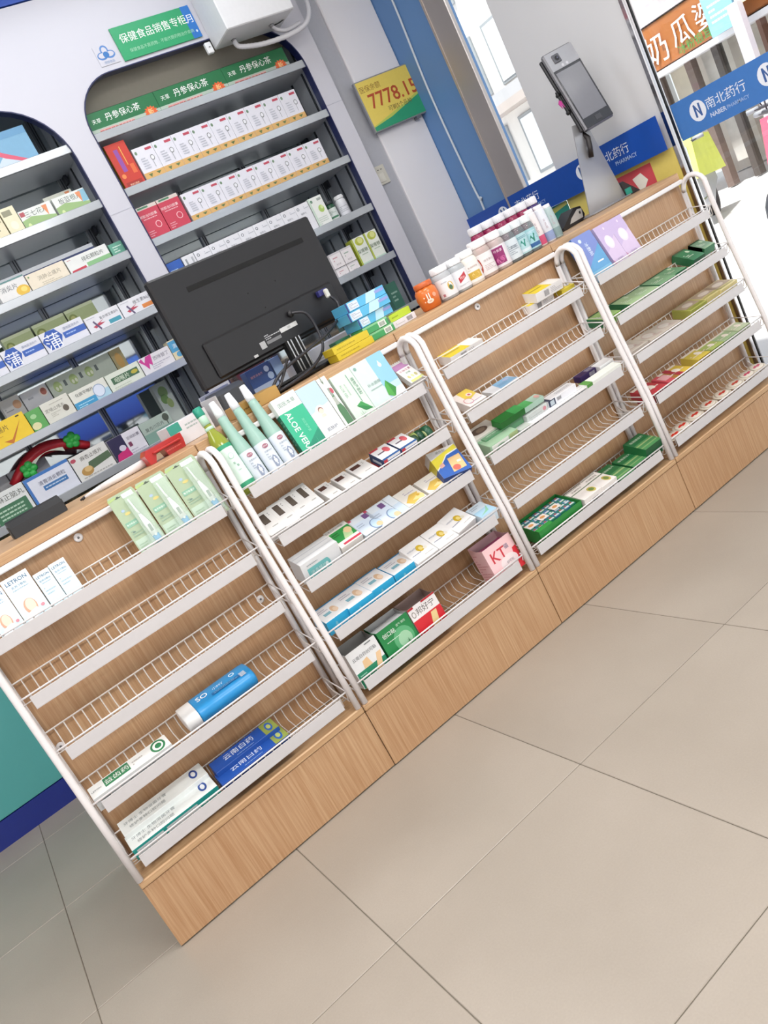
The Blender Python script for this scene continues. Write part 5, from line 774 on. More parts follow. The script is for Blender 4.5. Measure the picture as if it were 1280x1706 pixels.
po_ = MB().box(2.890, 2.894, 2.284, 2.90, .12, 1.166, mat('e2cf70', .4)).print_([('r', .32, .86, .8, .985, 'd2505a'), ('r', .30, .85, .84, .865, 'ece6d8'), ('p', [(.42, .885), (.62, .905), (.62, .925), (.42, .92)], 'f0ece0'), ('p', [(.66, .885), (.74, .93), (.70, .965), (.62, .955)], 'f0ece0'), ('r', .05, .1, .95, .45, 'ead98c'), ('r', .05, .5, .95, .82, 'e6d47c')], (2.890, 2.90, .12), (0, -.616, 0), (0, 0, 1.046), (-1, 0, 0)).build('poster')
tag(po_, 'yellow poster with a red block and white hand mark on the glass wall', 'poster')
po_ = MB().box(2.889, 2.893, 2.905, 3.09, .6, 1.164, mat('2f9080', .4)).print_([('p', [(0, .92), (1, .97), (1, 1), (0, .97)], 'd8d46c'), ('p', [(0, .80), (1, .88), (1, .92), (0, .84)], 'd8d46c'), ('l', .1, .2, .9, .6, 5, 'a9d0c4')], (2.889, 3.09, .6), (0, -.185, 0), (0, 0, .564), (-1, 0, 0)).build('poster')
tag(po_, 'teal poster with yellow stripes behind the row of jars', 'poster')
# ------------------------------------------------------------------ monitor on the counter
mo = empty('computer_monitor', (.770, 2.355, 1.073), 'large black computer monitor seen from behind, standing on the counter', 'monitor', rz=R(13.6))
BK = mat('141316', .42, noise=.05, scale=4); BK2 = mat('020203', .8)
W_, z0, z1 = .672, .108, .452
MB().box(0, W_, 0, .028, z0, z1, BK, .006).build('shell', mo)
MB().box(.11, W_-.07, -.0012, .0, z1-.072, z1-.056, BK2).build('vent_slot', mo)
MB().box(.06, W_-.05, -.010, .002, z0+.012, z0+.125, BK, .006).build('lower_housing', mo)
sp_ = MB().box(.24, .262, -.0108, -.010, z0+.030, z0+.052, mat('a9aaac', .5)).box(.268, .33, -.0106, -.010, z0+.036, z0+.046, mat('77787a', .5)); sp_.print_([('l', 0, 0, 1, 1, 3, 'b8b9bc')], (.268, -.0107, z0+.048), (.07, 0, 0), (0, 0, .018), (0, -1, 0)); sp_.build('mark_plate', mo)
MB().box(.335, .41, -.0112, -.010, z0+.048, z0+.062, mat('c9cacb', .5)).print_([('t', .5, .5, .5, .8, '|||||||', '77787a')], (.335, -.0112, z0+.048), (.075, 0, 0), (0, 0, .014), (0, -1, 0)).build('sticker', mo)
MB().box(.20, .216, -.0106, -.010, z0+.018, z0+.026, mat('b9b9b9', .5)).build('warning_label', mo)
for sx, sz in ((.30, z0+.20), (.335, z0+.14), (.42, z0+.2)): MB().lathe([(.0028, 0), (.0028, .001)], mat('050505', .6), 8).build('screw_hole', mo, (sx, -.0002, sz)).rotation_euler = (R(90), 0, 0)
scm = bpy.data.materials.new('lit_screen'); scm.use_nodes = True; n_ = scm.node_tree; b_ = n_.nodes['Principled BSDF']
b_.inputs['Base Color'].default_value = (0, 0, 0, 1); tc = n_.nodes.new('ShaderNodeTexCoord'); gz = n_.nodes.new('ShaderNodeTexGradient'); cr = n_.nodes.new('ShaderNodeValToRGB'); mpp = n_.nodes.new('ShaderNodeMapping')
mpp.inputs['Rotation'].default_value = (0, R(90), 0); mpp.inputs['Scale'].default_value = (3.2, 3.2, 3.2); mpp.inputs['Location'].default_value = (-.3, 0, 0)
cr.color_ramp.elements[0].color = lin('22348c'); cr.color_ramp.elements[1].color = lin('5a80dc')
n_.links.new(tc.outputs['Object'], mpp.inputs[0]); n_.links.new(mpp.outputs[0], gz.inputs[0]); n_.links.new(gz.outputs[0], cr.inputs[0]); n_.links.new(cr.outputs[0], b_.inputs['Emission Color']); b_.inputs['Emission Strength'].default_value = 1.0
MB().box(.012, W_-.012, .0282, .0288, z0+.014, z1-.012, scm).build('screen', mo)
MB().box(.33, .395, -.012, .012, .006, z0+.02, BK2, .002).build('stand_neck', mo)
st_ = MB()
for xx in (.338, .352, .374, .388): st_.box(xx, xx+.004, -.0135, -.012, .008, z0+.018, mat('c9cacd', .25, .6))
st_.build('neck_strip', mo)
MB().box(.18, .56, -.07, .12, 0, .014, BK, .006).box(.20, .36, -.06, .0, .014, .022, BK2, .004).build('stand_base', mo)
MB().tube([(.40, -.010, z0+.088), (.40, -.022, z0+.088)], .011, mat('1f1f22', .5), 8).build('power_plug', mo)
MB().box(.535, .575, -.030, -.010, z0+.092, z0+.112, mat('2f2f6c', .4), .003).box(.55, .566, -.045, -.030, z0+.078, z0+.108, mat('d0cfc6', .4), .004).build('video_plug', mo)
def cable(pts, r, c, label):
    return conduit(pts, r, c, 'cable', label, 'cable')
mw = lambda x, y, z: (.770+x*math.cos(R(13.6))-y*math.sin(R(13.6)), 2.355+x*math.sin(R(13.6))+y*math.cos(R(13.6)), 1.073+z)
cable([mw(.40, -.022, z0+.088), mw(.43, -.045, z0+.07), mw(.44, -.05, z0+.02), mw(.42, -.06, .06), mw(.34, -.08, .025), mw(.22, -.09, .012), mw(.12, -.05, .008)], .0048, '2a2a30', 'dark power cable curving down from the monitor back')
cable([mw(.558, -.045, z0+.08), mw(.565, -.055, z0+.05), mw(.54, -.06, z0+.01), mw(.44, -.085, .09), mw(.33, -.095, .075), mw(.2, -.095, .055), mw(.14, -.08, .02), mw(.13, -.05, .008)], .0048, '26262c', 'dark video cable with white plug hanging from the monitor')
cable([(1.02, 2.30, 1.155), (.99, 2.31, 1.12), (.95, 2.31, 1.09), (.90, 2.33, 1.08)], .0045, '1e1e22', 'short black cable behind the spray bottles')
dv = empty('card_reader', (.80, 2.40, 1.073), 'grey desktop device with a white rim, behind the spray bottles', 'device', rz=R(14))
MB().box(0, .125, 0, .09, 0, .092, mat('4c4f54', .45), .014).build('body', dv)
MB().box(-.004, .0, -.002, .092, 0, .085, mat('cfd0d2', .45), .001).box(.0, .12, .09, .094, .05, .098, mat('cfd0d2', .45), .001).build('white_rim', dv)
def cbox(name, label, x0, x1, y0, D, z0, z1, base, ops=None, rz=0, group=None, cat='medicine box'):
    W = x1-x0; H = z1-z0; mb = MB().box(0, W, 0, D, 0, H, mat(base, .4), .0008)
    FF = {'F': ((0, 0, 0), (W, 0, 0), (0, 0, H), (0, -1, 0)), 'T': ((0, 0, H), (W, 0, 0), (0, D, 0), (0, 0, 1)), 'L': ((0, D, 0), (0, -D, 0), (0, 0, H), (-1, 0, 0))}
    for k, o in (ops or {}).items(): mb.print_(o, *FF[k])
    o = mb.build(name); o.location = (x0, y0, z0); o.rotation_euler = (0, 0, R(rz)); return tag(o, label, cat, group)
ZC_ = 1.0735
cbox('pill_box', 'dark blue box with pale shapes, seen in the gap under the monitor', .955, 1.045, 2.50, .05, ZC_, ZC_+.10, '2c4c86', {'F': [('e', .8, .8, .1, .1, 'c8d4e4'), ('e', .85, .55, .12, .12, 'a9bcd4'), ('t', .35, .75, .14, .5, '健胃消食片', 'd89aa0'), ('r', 0, 0, 1, .4, 'b4c2d8')]})
cbox('tablet_box', 'pale blue and white box right of the dark blue box under the monitor', 1.05, 1.085, 2.50, .05, ZC_, ZC_+.10, '9fb8d6', {'F': [('r', 0, 0, 1, .45, 'd4dce6')]})
cbox('paper_box', 'long white carton lying behind the monitor neck', 1.135, 1.42, 2.53, .10, ZC_, ZC_+.062, 'd6d6da', {'F': [('l', .1, .55, .22, .8, 2, '8a8a90'), ('r', 0, .3, 1, .36, 'b8b8bd')]}, rz=4)
cbox('paper_box', 'white box behind the green-capped bottle, left of the grey device', .62, .76, 2.40, .08, ZC_, ZC_+.07, 'dcdce0', {'F': [('r', 0, .6, .3, 1, '3c9a88'), ('l', .4, .5, .9, .8, 2, 'a4b4b2')]}, rz=8)
cbox('carton', 'plain brown carton behind the spray bottles', .79, .93, 2.25, .10, ZC_, ZC_+.035, 'b08a48', {'F': [('l', .1, .3, .5, .6, 1, '7a5a28')]}, rz=3)
# boxes right of the monitor
for i, (z, dx, nm_) in enumerate(((0, 0, 'lower'), (.0225, -.004, 'upper'))):
    cbox('ointment_box', '%s one of the two yellow boxes stacked beside the monitor' % nm_, 1.172+dx, 1.312+dx, 2.30, .075, ZC_+z, ZC_+z+.022, 'cdb82c', {'F': [('l', .1, .3, .6, .7, 1, 'a8941c')], 'T': [('l', .1, .2, .9, .8, 3, 'b8a428')]}, rz=-3+i*2, group='yellow boxes beside the monitor')
for i, z in enumerate((0, .026)):
    cbox('ointment_box', '%s one of the two green boxes stacked right of the yellow boxes' % ['lower', 'upper'][i], 1.316-.01*i, 1.418-.012*i, 2.32, .085, ZC_+z, ZC_+z+.025, '3f9a5c', {'F': [('r', 0, .75, 1, 1, '7fc08c'), ('r', .6, .1, .9, .85, 'dfe6de'), ('b', .64, .2, .86, .7, '5a6a60')], 'T': [('r', 0, 0, .5, 1, '57ac70'), ('l', .55, .2, .95, .8, 3, 'a8d4b0')]}, group='green boxes right of the monitor')
cbox('ointment_box', 'dark green box end behind the yellow boxes', 1.24, 1.30, 2.40, .05, ZC_+.03, ZC_+.052, '2f6a4c', {'F': [('l', .1, .3, .9, .7, 1, '8ab09a')]})
cbox('ointment_box', 'white supporting box under the dark green box end', 1.23, 1.31, 2.40, .05, ZC_, ZC_+.029, 'c8ccca')
for i in range(3):
    z = .052+i*.031
    cbox('patch_box', '%s one of the three sky-blue boxes stacked right of the monitor' % ['bottom', 'middle', 'top'][i], (1.312, 1.288, 1.296)[i], (1.452, 1.452, 1.456)[i], 2.335, .095, ZC_+z, ZC_+z+.030, '5ab2dc', {'F': [('r', 0, 0, .04, 1, '2a3a78'), ('r', .06, .1, .30, .9, 'd4dce8'), ('l', .08, .2, .28, .8, 4, '9aa4b8'), ('p', [(.45, 0), (.7, 0), (.8, 1), (.55, 1)], 'b8dcec'), ('r', .75, .5, .98, .8, '8f9ad4')], 'T': [('p', [(.4, 0), (.7, 0), (.8, 1), (.5, 1)], 'c8e4f0')]}, rz=(2, -2, 1)[i], group='sky blue boxes')
cbox('lozenge_box', 'lime green box right of the sky-blue stack', 1.422, 1.512, 2.335, .06, ZC_+.0225, ZC_+.046, 'b4cc2e', {'F': [('l', .1, .3, .4, .7, 1, '8a9c1c')], 'L': [('r', 0, 0, 1, 1, 'dfe4d0')]}, rz=2)
cbox('lozenge_box', 'white box with bar code under the lime green box', 1.420, 1.514, 2.325, .07, ZC_, ZC_+.022, 'dad8dc', {'F': [('l', .1, .3, .5, .7, 2, 'a8a6ac'), ('b', .6, .2, .85, .8, '77757c')]})
# ------------------------------------------------------------------ jars on the counter
J = 'pill bottle'
oj = empty('candy_jar', (1.580, 2.315, ZC_), 'squat orange jar with white drawings, left end of the jar row', 'jar')
om = mat('d8702c', .25)
MB().lathe([(.030, 0), (.034, .004), (.040, .040), (.038, .062), (.030, .074)], om, 8).build('jar_body', oj).rotation_euler = (0, 0, R(22))
MB().lathe([(.031, .074), (.032, .076), (.032, .088), (.029, .091)], mat('c8602a', .3), 26).build('lid', oj)
pr_ = MB(); pr_.print_([('e', .5, .3, .24, .14, 'e8d4c0'), ('p', [(.36, .36), (.44, .36), (.44, .8), (.36, .8)], 'ecdccc'), ('p', [(.52, .36), (.6, .36), (.6, .82), (.52, .82)], 'ecdccc'), ('e', .16, .62, .05, .05, 'f0c8a8'), ('e', .9, .6, .12, .14, 'e8a080'), ('e', .14, .35, .04, .04, 'f0c8a8'), ('t', .5, .3, .1, .3, '甜橙', 'b8602c')], (-.034, -.0405, .012), (.05, 0, 0), (0, 0, .05), (0, -1, 0)); pr_.build('label_print', oj).rotation_euler = (0, 0, R(-18))
jar = [
 (1.657, 2.31, .034, .113, '3a3434', 'e8e9ec', 'dfe1e5', 'd8dce0', [('e', .62, .5, .16, .26, 'd0ac4c'), ('e', .6, .42, .1, .14, '4a6a4c'), ('r', .08, .05, .2, .2, 'b0707c'), ('l', .2, .75, .8, .85, 1, 'a0a4ac')], 'jar of dark capsules with a white label and gold drop, next to the orange jar'),
 (1.722, 2.31, .032, .113, '8a8e92', 'e8e9ec', 'e2e3e8', 'd4dade', [('p', [(.3, .3), (.75, .55), (.75, .85), (.3, .6)], 'b8303c'), ('t', .52, .56, .16, .3, '钙片', 'f0d8d8'), ('l', .2, .1, .8, .2, 2, 'a8acb2')], 'jar with a white lid and a slanted red label block'),
 (1.779, 2.31, .034, .118, 'e2ddd4', 'eceaea', 'e6e3e0', None, [('r', .12, .12, .82, .52, 'c8a43c'), ('e', .5, .32, .2, .16, 'dcc070'), ('t', .5, .78, .1, .6, '鱼油软胶囊', 'b89a90'), ('l', .2, .6, .8, .68, 1, 'c0b4a8')], 'white jar with a golden picture on its label'),
 (1.844, 2.31, .036, .130, '9c6a44', 'ece8e8', 'e3dfe0', 'e0d0c8', [('e', .06, .5, .14, .4, 'b04a38'), ('t', .6, .65, .12, .6, '维生素D3', 'b8a4a4'), ('l', .3, .15, .95, .45, 4, 'c0b0b0')], 'clear jar of amber capsules with a white label and red circle'),
 (1.916, 2.31, .034, .130, 'b08a6c', 'eae6e8', 'dcd8de', 'e0d4d0', [('p', [(0, .1), (.6, .1), (.66, .95), (.05, .95)], '8c2a68'), ('t', .34, .78, .15, .44, '叶黄素', 'f0dce8'), ('e', .3, .3, .2, .16, 'c86a9c'), ('e', .45, .36, .14, .12, 'b4508c')], 'clear jar with a purple and white label'),
 (1.975, 2.31, .031, .127, '5c666c', 'd6dfe2', 'ccd6dc', '8a9498', [('l', .2, .2, .8, .8, 6, '8c98a4'), ('t', .5, .6, .12, .6, '蛋白粉', '6c7a88')], 'dark clear jar with a pale grey label'),
 (2.026, 2.31, .028, .128, '5c6a70', 'dfe5e8', 'a9ccd2', '8a9498', [('p', [(.2, .4), (.5, .3), (.8, .45), (.6, .7), (.35, .65)], '2f8a7c'), ('r', .1, .05, .9, .2, 'd0dce4'), ('l', .2, .75, .8, .9, 2, '5a8a9c')], 'clear jar with a teal leaf label'),
 (2.074, 2.31, .028, .128, '56646c', 'dfe5e8', '9cc8d0', '8a9498', [('p', [(.2, .4), (.5, .3), (.8, .45), (.6, .75), (.35, .65)], '1f7a68'), ('r', .1, .05, .9, .25, '2c5c94'), ('l', .2, .78, .8, .9, 2, 'd0dce8')], 'clear jar with a teal leaf and blue label, right of the similar one')]
for i, (x, y, r, h, bc, cc_, lc, clr, ops, lb) in enumerate(jar): pill(x, y, ZC_, r, h, bc, cc_, lb, lc, ops, 'jar', 'supplement jars on the counter', clear=clr, caph=.2, nm='supplement_jar')
for x, c1, c2, lb, h in ((2.122, 'e6dede', 'c84a70', 'slim white bottle with a pink foot at the right of the jar row', .137), (2.168, 'd8dce4', '8a9ac0', 'slim white bottle with a blue-grey foot, second from the right', .136), (2.205, 'a9bcbc', '7c9494', 'slim pale green-grey bottle at the right end of the jar row', .125)):
    e = empty('lotion_bottle', (x, 2.32, ZC_), lb, 'bottle', 'slim bottles at the end of the jar row')
    MB().lathe([(.019, 0), (.021, .004), (.021, h*.55), (.018, h*.86), (.017, h*.9)], mat(c1, .3), 22).build('bottle_body', e)
    MB().lathe([(.0212, .006), (.0212, .036), (.021, .038)], mat(c2, .4), 24, arc=(.45, 1.05), caps=False).build('foot_print', e)
    MB().lathe([(.0155, h*.9), (.016, h*.91), (.016, h*.99), (.014, h)], mat('e8e4e6', .35), 20).build('cap', e)
    p_ = MB().print_([('l', .2, .1, .8, .9, 8, 'b49aa4')], (-.012, -.0216, .045), (.016, 0, 0), (0, 0, .045), (0, -1, 0)); p_.build('lettering', e).rotation_euler = (0, 0, R(-16))
for i in range(6):
    x = 1.968+i*.058
    e = pill(x, 2.44, ZC_, .0285, .172, '8c1f4c' if i < 5 else '3c2a64', 'e3e3e8', 'crimson jar with a white lid in the back row, %s from the left' % ordn[i] if i < 5 else 'violet jar with a white lid at the right end of the back row', 'a8285c' if i < 5 else '3c2a64', [('t', .5, .86, .12, .7, '氨糖', 'e8c0cc'), ('l', .2, .3, .8, .6, 3, 'd08aa4')], 'jar', 'crimson jars in the back row' if i < 5 else None, caph=.16, nm='supplement_jar')
# ------------------------------------------------------------------ left end things on the counter
rd = empty('tape_dispenser', (.520, 2.36, ZC_), 'red plastic holder lying on the counter near the first rack', 'holder', rz=R(4))
rm = mat('b42a28', .3, coat=.3)
MB().prism([(0, 0), (.018, 0), (.03, .022), (.055, .022), (.06, .0), (.118, .0), (.122, .022), (.122, .042), (.006, .042), (-.004, .03)], (0, 0, 0), (1, 0, 0), (0, 0, 1), (0, 1, 0), .05, rm).print_([('t', .62, .62, .26, .4, '非常', '8a1a1c'), ('l', .5, .2, .9, .4, 1, 'd86a60')], (0, -.0002, .0), (.12, 0, 0), (0, 0, .042), (0, -1, 0)).build('holder_body', rd)
MB().box(.02, .11, -.012, 0, .024, .030, rm, .002).build('lip', rd)
pn = empty('stylus_pen', (.335, 2.43, ZC_+.010), 'white stick with a black clawed tip lying on the counter', 'pen', rz=R(-6))
MB().tube([(.045, 0, 0), (.10, 0, .001), (.19, 0, .003)], [.009, .0115, .0125], mat('e2e0e0', .3), 14).build('barrel', pn)
MB().tube([(-.01, 0, -.002), (.02, 0, 0), (.045, 0, 0)], [.004, .006, .009], mat('d8d8da', .3), 12).build('nose', pn)
MB().tube([(-.016, -.004, -.004), (-.006, 0, -.001)], .004, mat('1c1c20', .4), 8).tube([(-.02, .008, -.004), (-.006, 0, 0)], .0028, mat('3a3a3e', .4), 8).build('tip', pn)
bc = empty('glasses_case', (.118, 2.44, ZC_), 'black leather case lying at the left end of the counter', 'case', rz=R(1))
prof = [(.0, .0), (.004, .03), (.018, .046), (.04, .05), (.062, .045), (.07, .02), (.066, .0)]
MB().prism(prof, (0, 0, 0), (0, 1, 0), (0, 0, 1), (1, 0, 0), .155, mat('17181c', .42, noise=.1, scale=120)).build('case_body', bc)
MB().box(-.002, 0, .008, .06, .002, .036, mat('2a2b28', .5)).box(.155, .1575, .008, .06, .002, .036, mat('2a2b28', .5)).build('end_lining', bc)
# ------------------------------------------------------------------ face scanner terminal
te = empty('face_scanner', (2.62, 2.44, ZC_), 'grey face recognition terminal on a brushed metal stand', 'terminal')
SM = mat('a9a9ac', .32, .55, noise=.05, scale=12)
mb = MB(); a_ = [(-.095, 0), (.125, 0), (.052, .33), (-.022, .335)]
mb.prism(a_, (0, .012, 0), (1, 0, 0), (0, -.05, 1), (0, 1, 0), .004, SM); mb.build('stand_plate', te)
MB().box(-.095, .135, -.01, .11, 0, .006, SM, .002).build('stand_foot', te)
MB().tube([(.022, .016, .31), (.026, -.012, .27), (.012, -.016, .235), (.010, -.006, .20)], .010, mat('201a1c', .4), 8).build('cable_loop', te)
hd = empty('x', (0, 0, 0)); bpy.data.objects.remove(hd)
HW, HH, HT = .150, .325, .022
M_ = Matrix.Translation((.000, -.045, .293)) @ Matrix.Rotation(R(-10), 4, 'X') @ Matrix.Rotation(R(-7), 4, 'Z') @ Matrix.Rotation(R(-2), 4, 'Y')
def tp(name, mbx): o = mbx.build(name, te); o.matrix_local = M_; return o
tp('terminal_housing', MB().box(0, HW, 0, HT, 0, HH, mat('7d7d82', .3, .4), .006).box(-.004, HW-.01, HT, HT+.014, .01, HH-.01, mat('222226', .45), .004))
tp('front_glass', MB().box(.004, HW-.004, -.0012, 0, .006, HH-.075, mat('2b2b30', .08), .0005))
tp('display', MB().box(.010, HW-.012, -.0018, -.0012, .045, HH-.085, mat('77777e', .12)))  # mid grey paints in the glare lying on the dark glass
tp('camera_head', MB().box(.004, HW-.004, -.0016, 0, HH-.075, HH-.005, mat('a4a4a9', .3, .3), .0006))
tp('lens', MB().box(.030, .066, -.006, -.001, HH-.052, HH-.018, mat('55555c', .3), .003).lathe([(.0095, 0), (.0095, .001)], mat('0a0a0c', .1), 16).print_([('e', .5, .5, .28, .28, '0c0c10'), ('e', .6, .55, .1, .1, '5a5a70')], (.030, -.006, HH-.052), (.036, 0, 0), (0, 0, .034), (0, -1, 0)))
tp('sensor_dot', MB().print_([('e', .3, .5, .12, .4, 'c8c8cc'), ('e', .75, .5, .12, .4, 'c8c8cc')], (.045, -.0017, HH-.073), (.05, 0, 0), (0, 0, .014), (0, -1, 0)))
tp('fingerprint_pad', MB().box(HW*.42, HW*.62, -.0022, -.0012, .016, .036, mat('3c3c42', .3), .001))
tp('wall_bracket', MB().box(-.012, .0, HT, HT+.012, .10, .19, mat('1c1c1f', .5), .003).tube([(-.006, HT, .175), (-.006, HT+.014, .175)], .008, mat('1c1c1f', .5), 8).tube([(-.006, HT, .1), (-.006, HT+.014, .1)], .008, mat('1c1c1f', .5), 8))
rb = tp('pink_ribbon', MB().prism([(0, 0), (.008, -.024), (.012, -.006), (.02, -.026), (.022, .0), (.012, .012)], (-.030, HT+.002, .145), (1, 0, 0), (0, 0, 1), (0, 1, 0), .002, mat('b83a8c', .5)))
mse = empty('card_machine', (2.43, 2.47, ZC_), 'black and white hand-held payment machine beside the scanner stand', 'payment machine', rz=R(12))
MB().prism([(-.05, 0), (.10, 0), (.12, .02), (.11, .055), (.06, .062), (.0, .035), (-.05, .012)], (0, 0, 0), (1, 0, 0), (0, 0, 1), (0, 1, 0), .06, mat('1b1b1e', .35)).build('body', mse)
MB().prism([(.0, .012), (.10, .012), (.11, .045), (.08, .05), (.02, .028)], (0, -.0012, 0), (1, 0, 0), (0, 0, 1), (0, 1, 0), .0012, mat('b9b6b2', .4)).build('side_panel', mse)
MB().lathe([(.006, 0), (.006, .001)], mat('1c1c1e', .4), 12).build('button', mse, (.088, -.0014, .034)).rotation_euler = (R(90), 0, 0)
qr = empty('tablet_stand', (2.745, 2.44, ZC_), 'dark slanted stand with a teal screen right of the scanner stand', 'tablet stand', rz=R(-25))
MB().prism([(0, 0), (.055, .0), (.0, .062), (-.01, .058)], (0, 0, 0), (1, 0, 0), (0, 0, 1), (0, 1, 0), .05, mat('241c1e', .4)).build('stand_body', qr)
MB().box(-.006, .022, -.004, .0, .004, .03, mat('1f8a78', .3), .002).build('teal_screen', qr)
# ------------------------------------------------------------------ outside
PV = mat('c9c6c6', .8, noise=.05, scale=2)
tag(MB().box(3.0, 16, -14, 30, -.12, -.02, PV).build('pavement'), kind='structure')
tag(MB().box(2.9, 3.0, -1.8, 3.95, -.05, 0, mat('8f8c88', .6)).build('trim_5'), kind='structure')
XO = 12.
ob = empty('opposite_shop', (XO, 8, 0), 'shop across the street with an orange sign board and white lettering', 'building')
def oside(o): o.parent = ob; o.matrix_parent_inverse = Matrix.Translation((-XO, -8, 0)); return o
wallm = mat('b9b3b2', .7, noise=.08, scale=.8)
oside(MB().box(XO+.4, XO+1, -6, 10.2, 2.75, 9, wallm).build('upper_wall'))
oside(MB().box(XO+2.2, XO+2.4, -6, 10.2, 0, 3, mat('cfc8c0', .7, noise=.1, scale=1)).build('shop_interior'))
oside(MB().box(XO-.10, XO+.4, 4.5, 9.65, 2.08, 2.72, mat('a0602c', .5, noise=.12, scale=1.2), .02).build('sign_board'))
def otext(s, y, z, h, c, m=.02):
    vs, fs, tw, th = glyphs(s, .05); k = h/th
    mb = MB(); mb.add([(XO-.13, y-a*k, z+b*k) for a, b in vs], fs, mat(c, .4)); return oside(mb.build('sign_letter'))
for s_, y_, z_, h_ in (('奶', 9.05, 2.36, .42), ('瓜', 8.55, 2.40, .36), ('婆', 8.12, 2.42, .37)): otext(s_, y_, z_, h_, 'eceef2')
vs, fs, tw, th = glyphs('冰粉银耳汤', .03); k = .14/th; mb = MB(); mb.add([(XO-.13, 8.33-a*k, 2.17+b*k) for a, b in vs], fs, mat('2f8a3c', .5)); oside(mb.build('green_lettering'))
oside(MB().box(XO-.14, XO+.4, 4.5, 9.7, 1.98, 2.06, mat('e2e2ea', .4)).build('lamp_strip'))
oside(MB().box(XO-.12, XO+.5, 4.5, 9.8, 2.74, 2.98, mat('b4aeb4', .7, noise=.3, scale=6)).build('cornice'))
for yy, ww, c in ((9.35, .10, '5a4a44'), (8.75, .12, '6a5a54'), (8.28, .10, '4a4442'), (7.55, .06, '6a4a3c'), (7.15, .10, '5a4a44'), (6.3, .12, '6a5a54')): oside(MB().box(XO+.1, XO+.25, yy, yy+ww, 0, 2.0, mat(c, .5)).build('mullion'))
for yy0, yy1, c in ((8.88, 9.33, 'd4c4b0'), (8.40, 8.74, 'c9c5c0'), (7.65, 8.26, 'b0a298'), (7.25, 7.54, 'd0b4a4'), (6.45, 7.13, 'c8c0b4')):
    oside(MB().box(XO+.35, XO+.4, yy0, yy1, .3, 1.98, mat(c, .6, noise=.25, scale=5)).build('shop_display'))
for yy0, yy1 in ((8.86, 9.35), (7.6, 8.28), (6.42, 7.15)): oside(MB().box(XO+.16, XO+.17, yy0, yy1, .2, 1.98, THIN).build('shop_glass'))
tag(MB().box(XO-.35, XO-.30, 7.55, 7.98, 2.05, 3.0, mat('86b8d8', .5)).print_([('r', .1, .55, .9, .58, '5a7a94'), ('e', .5, .7, .3, .08, '7fc0a8'), ('l', .15, .15, .85, .45, 4, 'c8dcec')], (XO-.35, 7.98, 2.05), (0, -.43, 0), (0, 0, .95), (-1, 0, 0)).build('hanging_banner'), 'light blue banner hanging in front of the orange sign', 'banner')
tag(MB().box(XO-.34, XO-.30, 7.05, 7.52, 2.25, 3.0, mat('e6e2c0', .5)).print_([('r', 0, 0, .2, 1, 'e8e0e4'), ('r', .0, .5, .12, .95, '8a5a68')], (XO-.34, 7.52, 2.25), (0, -.47, 0), (0, 0, .75), (-1, 0, 0)).build('hanging_banner'), 'pale yellow banner beside the light blue one', 'banner')
tag(MB().box(XO-.5, XO-.36, 7.40, 7.56, 0, 2.3, mat('c2bcc6', .6), .01).build('street_post'), 'pale square post before the opposite shop', 'post')
# building seen through the slim window beside the steel trim
fb = empty('far_building', (12, 13, 0), 'pale building with white window frames seen through the narrow window', 'building')
def fbp(o): o.parent = fb; o.matrix_parent_inverse = Matrix.Translation((-12, -13, 0)); return o
fbp(MB().box(12.0, 14, 10.6, 18, 0, 9, mat('d6d4d2', .7, noise=.05, scale=1)).build('wall'))
for z_ in (1.6, 3.3, 5.0):
    for y_ in (11.6, 12.7, 13.8):
        w_ = MB().box(11.95, 12.0, y_, y_+.75, z_, z_+1.1, mat('8f9498', .5), .01).build('window_frame'); fbp(w_)
        g_ = MB().box(11.94, 11.95, y_+.06, y_+.69, z_+.06, z_+1.04, mat('dfe6ec', .2)).build('pane'); g_.parent = w_
fbp(MB().box(11.5, 12.0, 10.6, 18, 2.85, 3.0, mat('a9a09c', .6)).box(11.5, 11.52, 10.6, 18, 3.0, 3.2, mat('a8a8ac', .5)).build('ledge'))
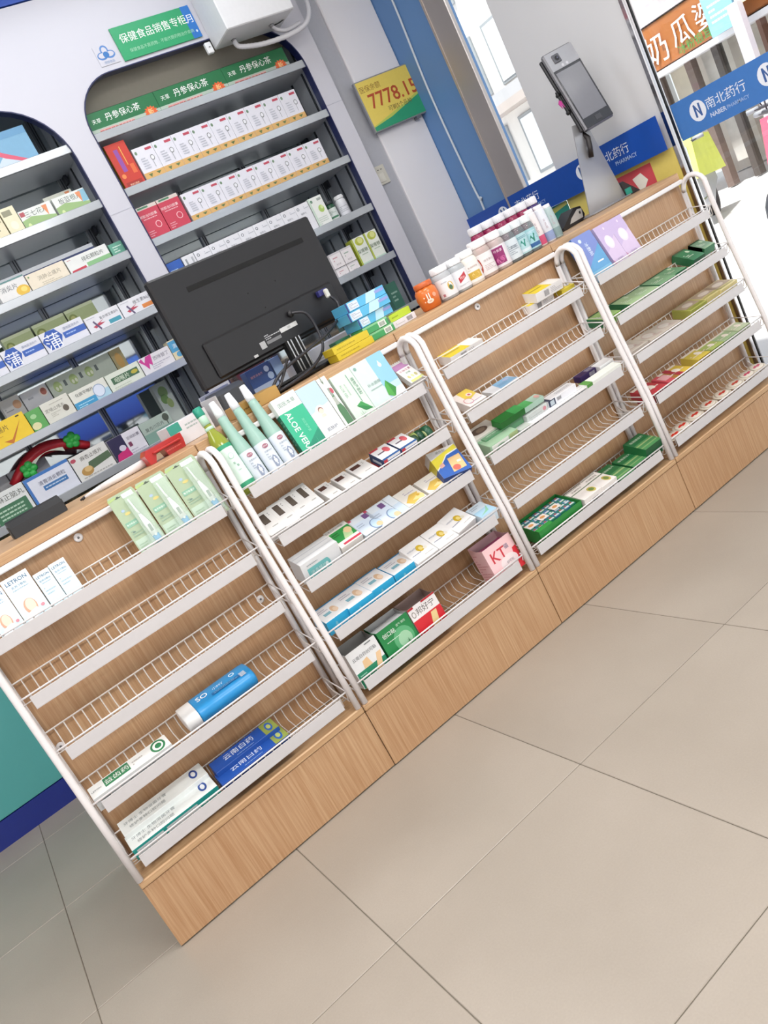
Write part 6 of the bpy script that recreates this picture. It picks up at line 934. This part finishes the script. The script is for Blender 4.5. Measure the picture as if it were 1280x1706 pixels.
# scooters
def scooter(loc, rz, c, label, cover=None):
    e = empty('scooter', loc, label, 'scooter', 'parked scooters outside', rz=rz)
    bmx = mat(c, .25); dk = mat('35353c', .5); sv = mat('b4b6bc', .25, .6)
    for x in (-.62, .62):
        wq = MB(); wq.tube([(x+.23*math.cos(a*math.pi/10), 0, .25+.23*math.sin(a*math.pi/10)) for a in range(20)], .05, dk, 8, closed=True); wq.build('tyre', e)
        MB().tube([(x, -.03, .25), (x, .03, .25)], .12, sv, 16).build('hub', e)
    prof = [(-.75, .42), (-.70, .62), (-.35, .66), (-.1, .55), (.0, .32), (.32, .30), (.40, .36), (.52, .92), (.58, .95), (.60, .55), (.55, .42), (.48, .28), (.30, .20), (-.2, .20), (-.45, .32)]
    MB().prism(prof, (0, -.13, 0), (1, 0, 0), (0, 0, 1), (0, 1, 0), .26, bmx).build('body', e)
    MB().prism([(.42, .35), (.50, .98), (.60, .98), (.66, .6), (.58, .35)], (0, -.20, 0), (1, 0, 0), (0, 0, 1), (0, 1, 0), .40, bmx).build('front_shield', e)
    MB().box(-.72, -.05, -.13, .13, .66, .76, dk, .03).build('seat', e)
    MB().tube([(.52, -.33, 1.02), (.50, -.12, 1.0), (.50, .12, 1.0), (.52, .33, 1.02)], .018, dk, 8).tube([(.60, 0, .4), (.62, 0, .25)], .03, sv, 8).build('handlebar', e)
    for s in (-1, 1):
        MB().tube([(.50, s*.24, 1.02), (.46, s*.30, 1.2)], .007, dk, 6).tube([(.45, s*.30, 1.22), (.43, s*.30, 1.22)], .06, dk, 12).build('mirror', e)
        MB().tube([(.51, s*.28, 1.02), (.52, s*.40, 1.02)], .024, mat('8a8c92', .6), 8).build('grip', e)
    MB().box(.56, .62, -.07, .07, .86, .96, mat('e4e4ea', .15), .015).build('headlamp', e)
    if cover: MB().prism([(-.8, .5), (-.5, 1.0), (.5, 1.08), (.72, .6)], (0, -.26, 0), (1, 0, 0), (0, 0, 1), (0, 1, 0), .52, mat(cover, .6, noise=.15, scale=5)).build('rain_cover', e)
    return e
scooter((7.2, 4.02, -.02), R(150), 'd8506c', 'pink scooter parked outside at the right picture edge')
scooter((9.2, 5.75, -.02), R(215), '8a8c94', 'grey scooter parked behind the pink one')
scooter((10.7, 6.2, -.02), R(205), 'b4b6bc', 'silver scooter parked in front of the opposite shop')
scooter((9.3, 7.25, -.02), R(205), '9ea2a8', 'scooter under a yellow-green rain cover', cover='cfd85c')
scooter((10.5, 8.6, -.02), R(235), '6a6c74', 'dark scooter farthest to the left in the street')
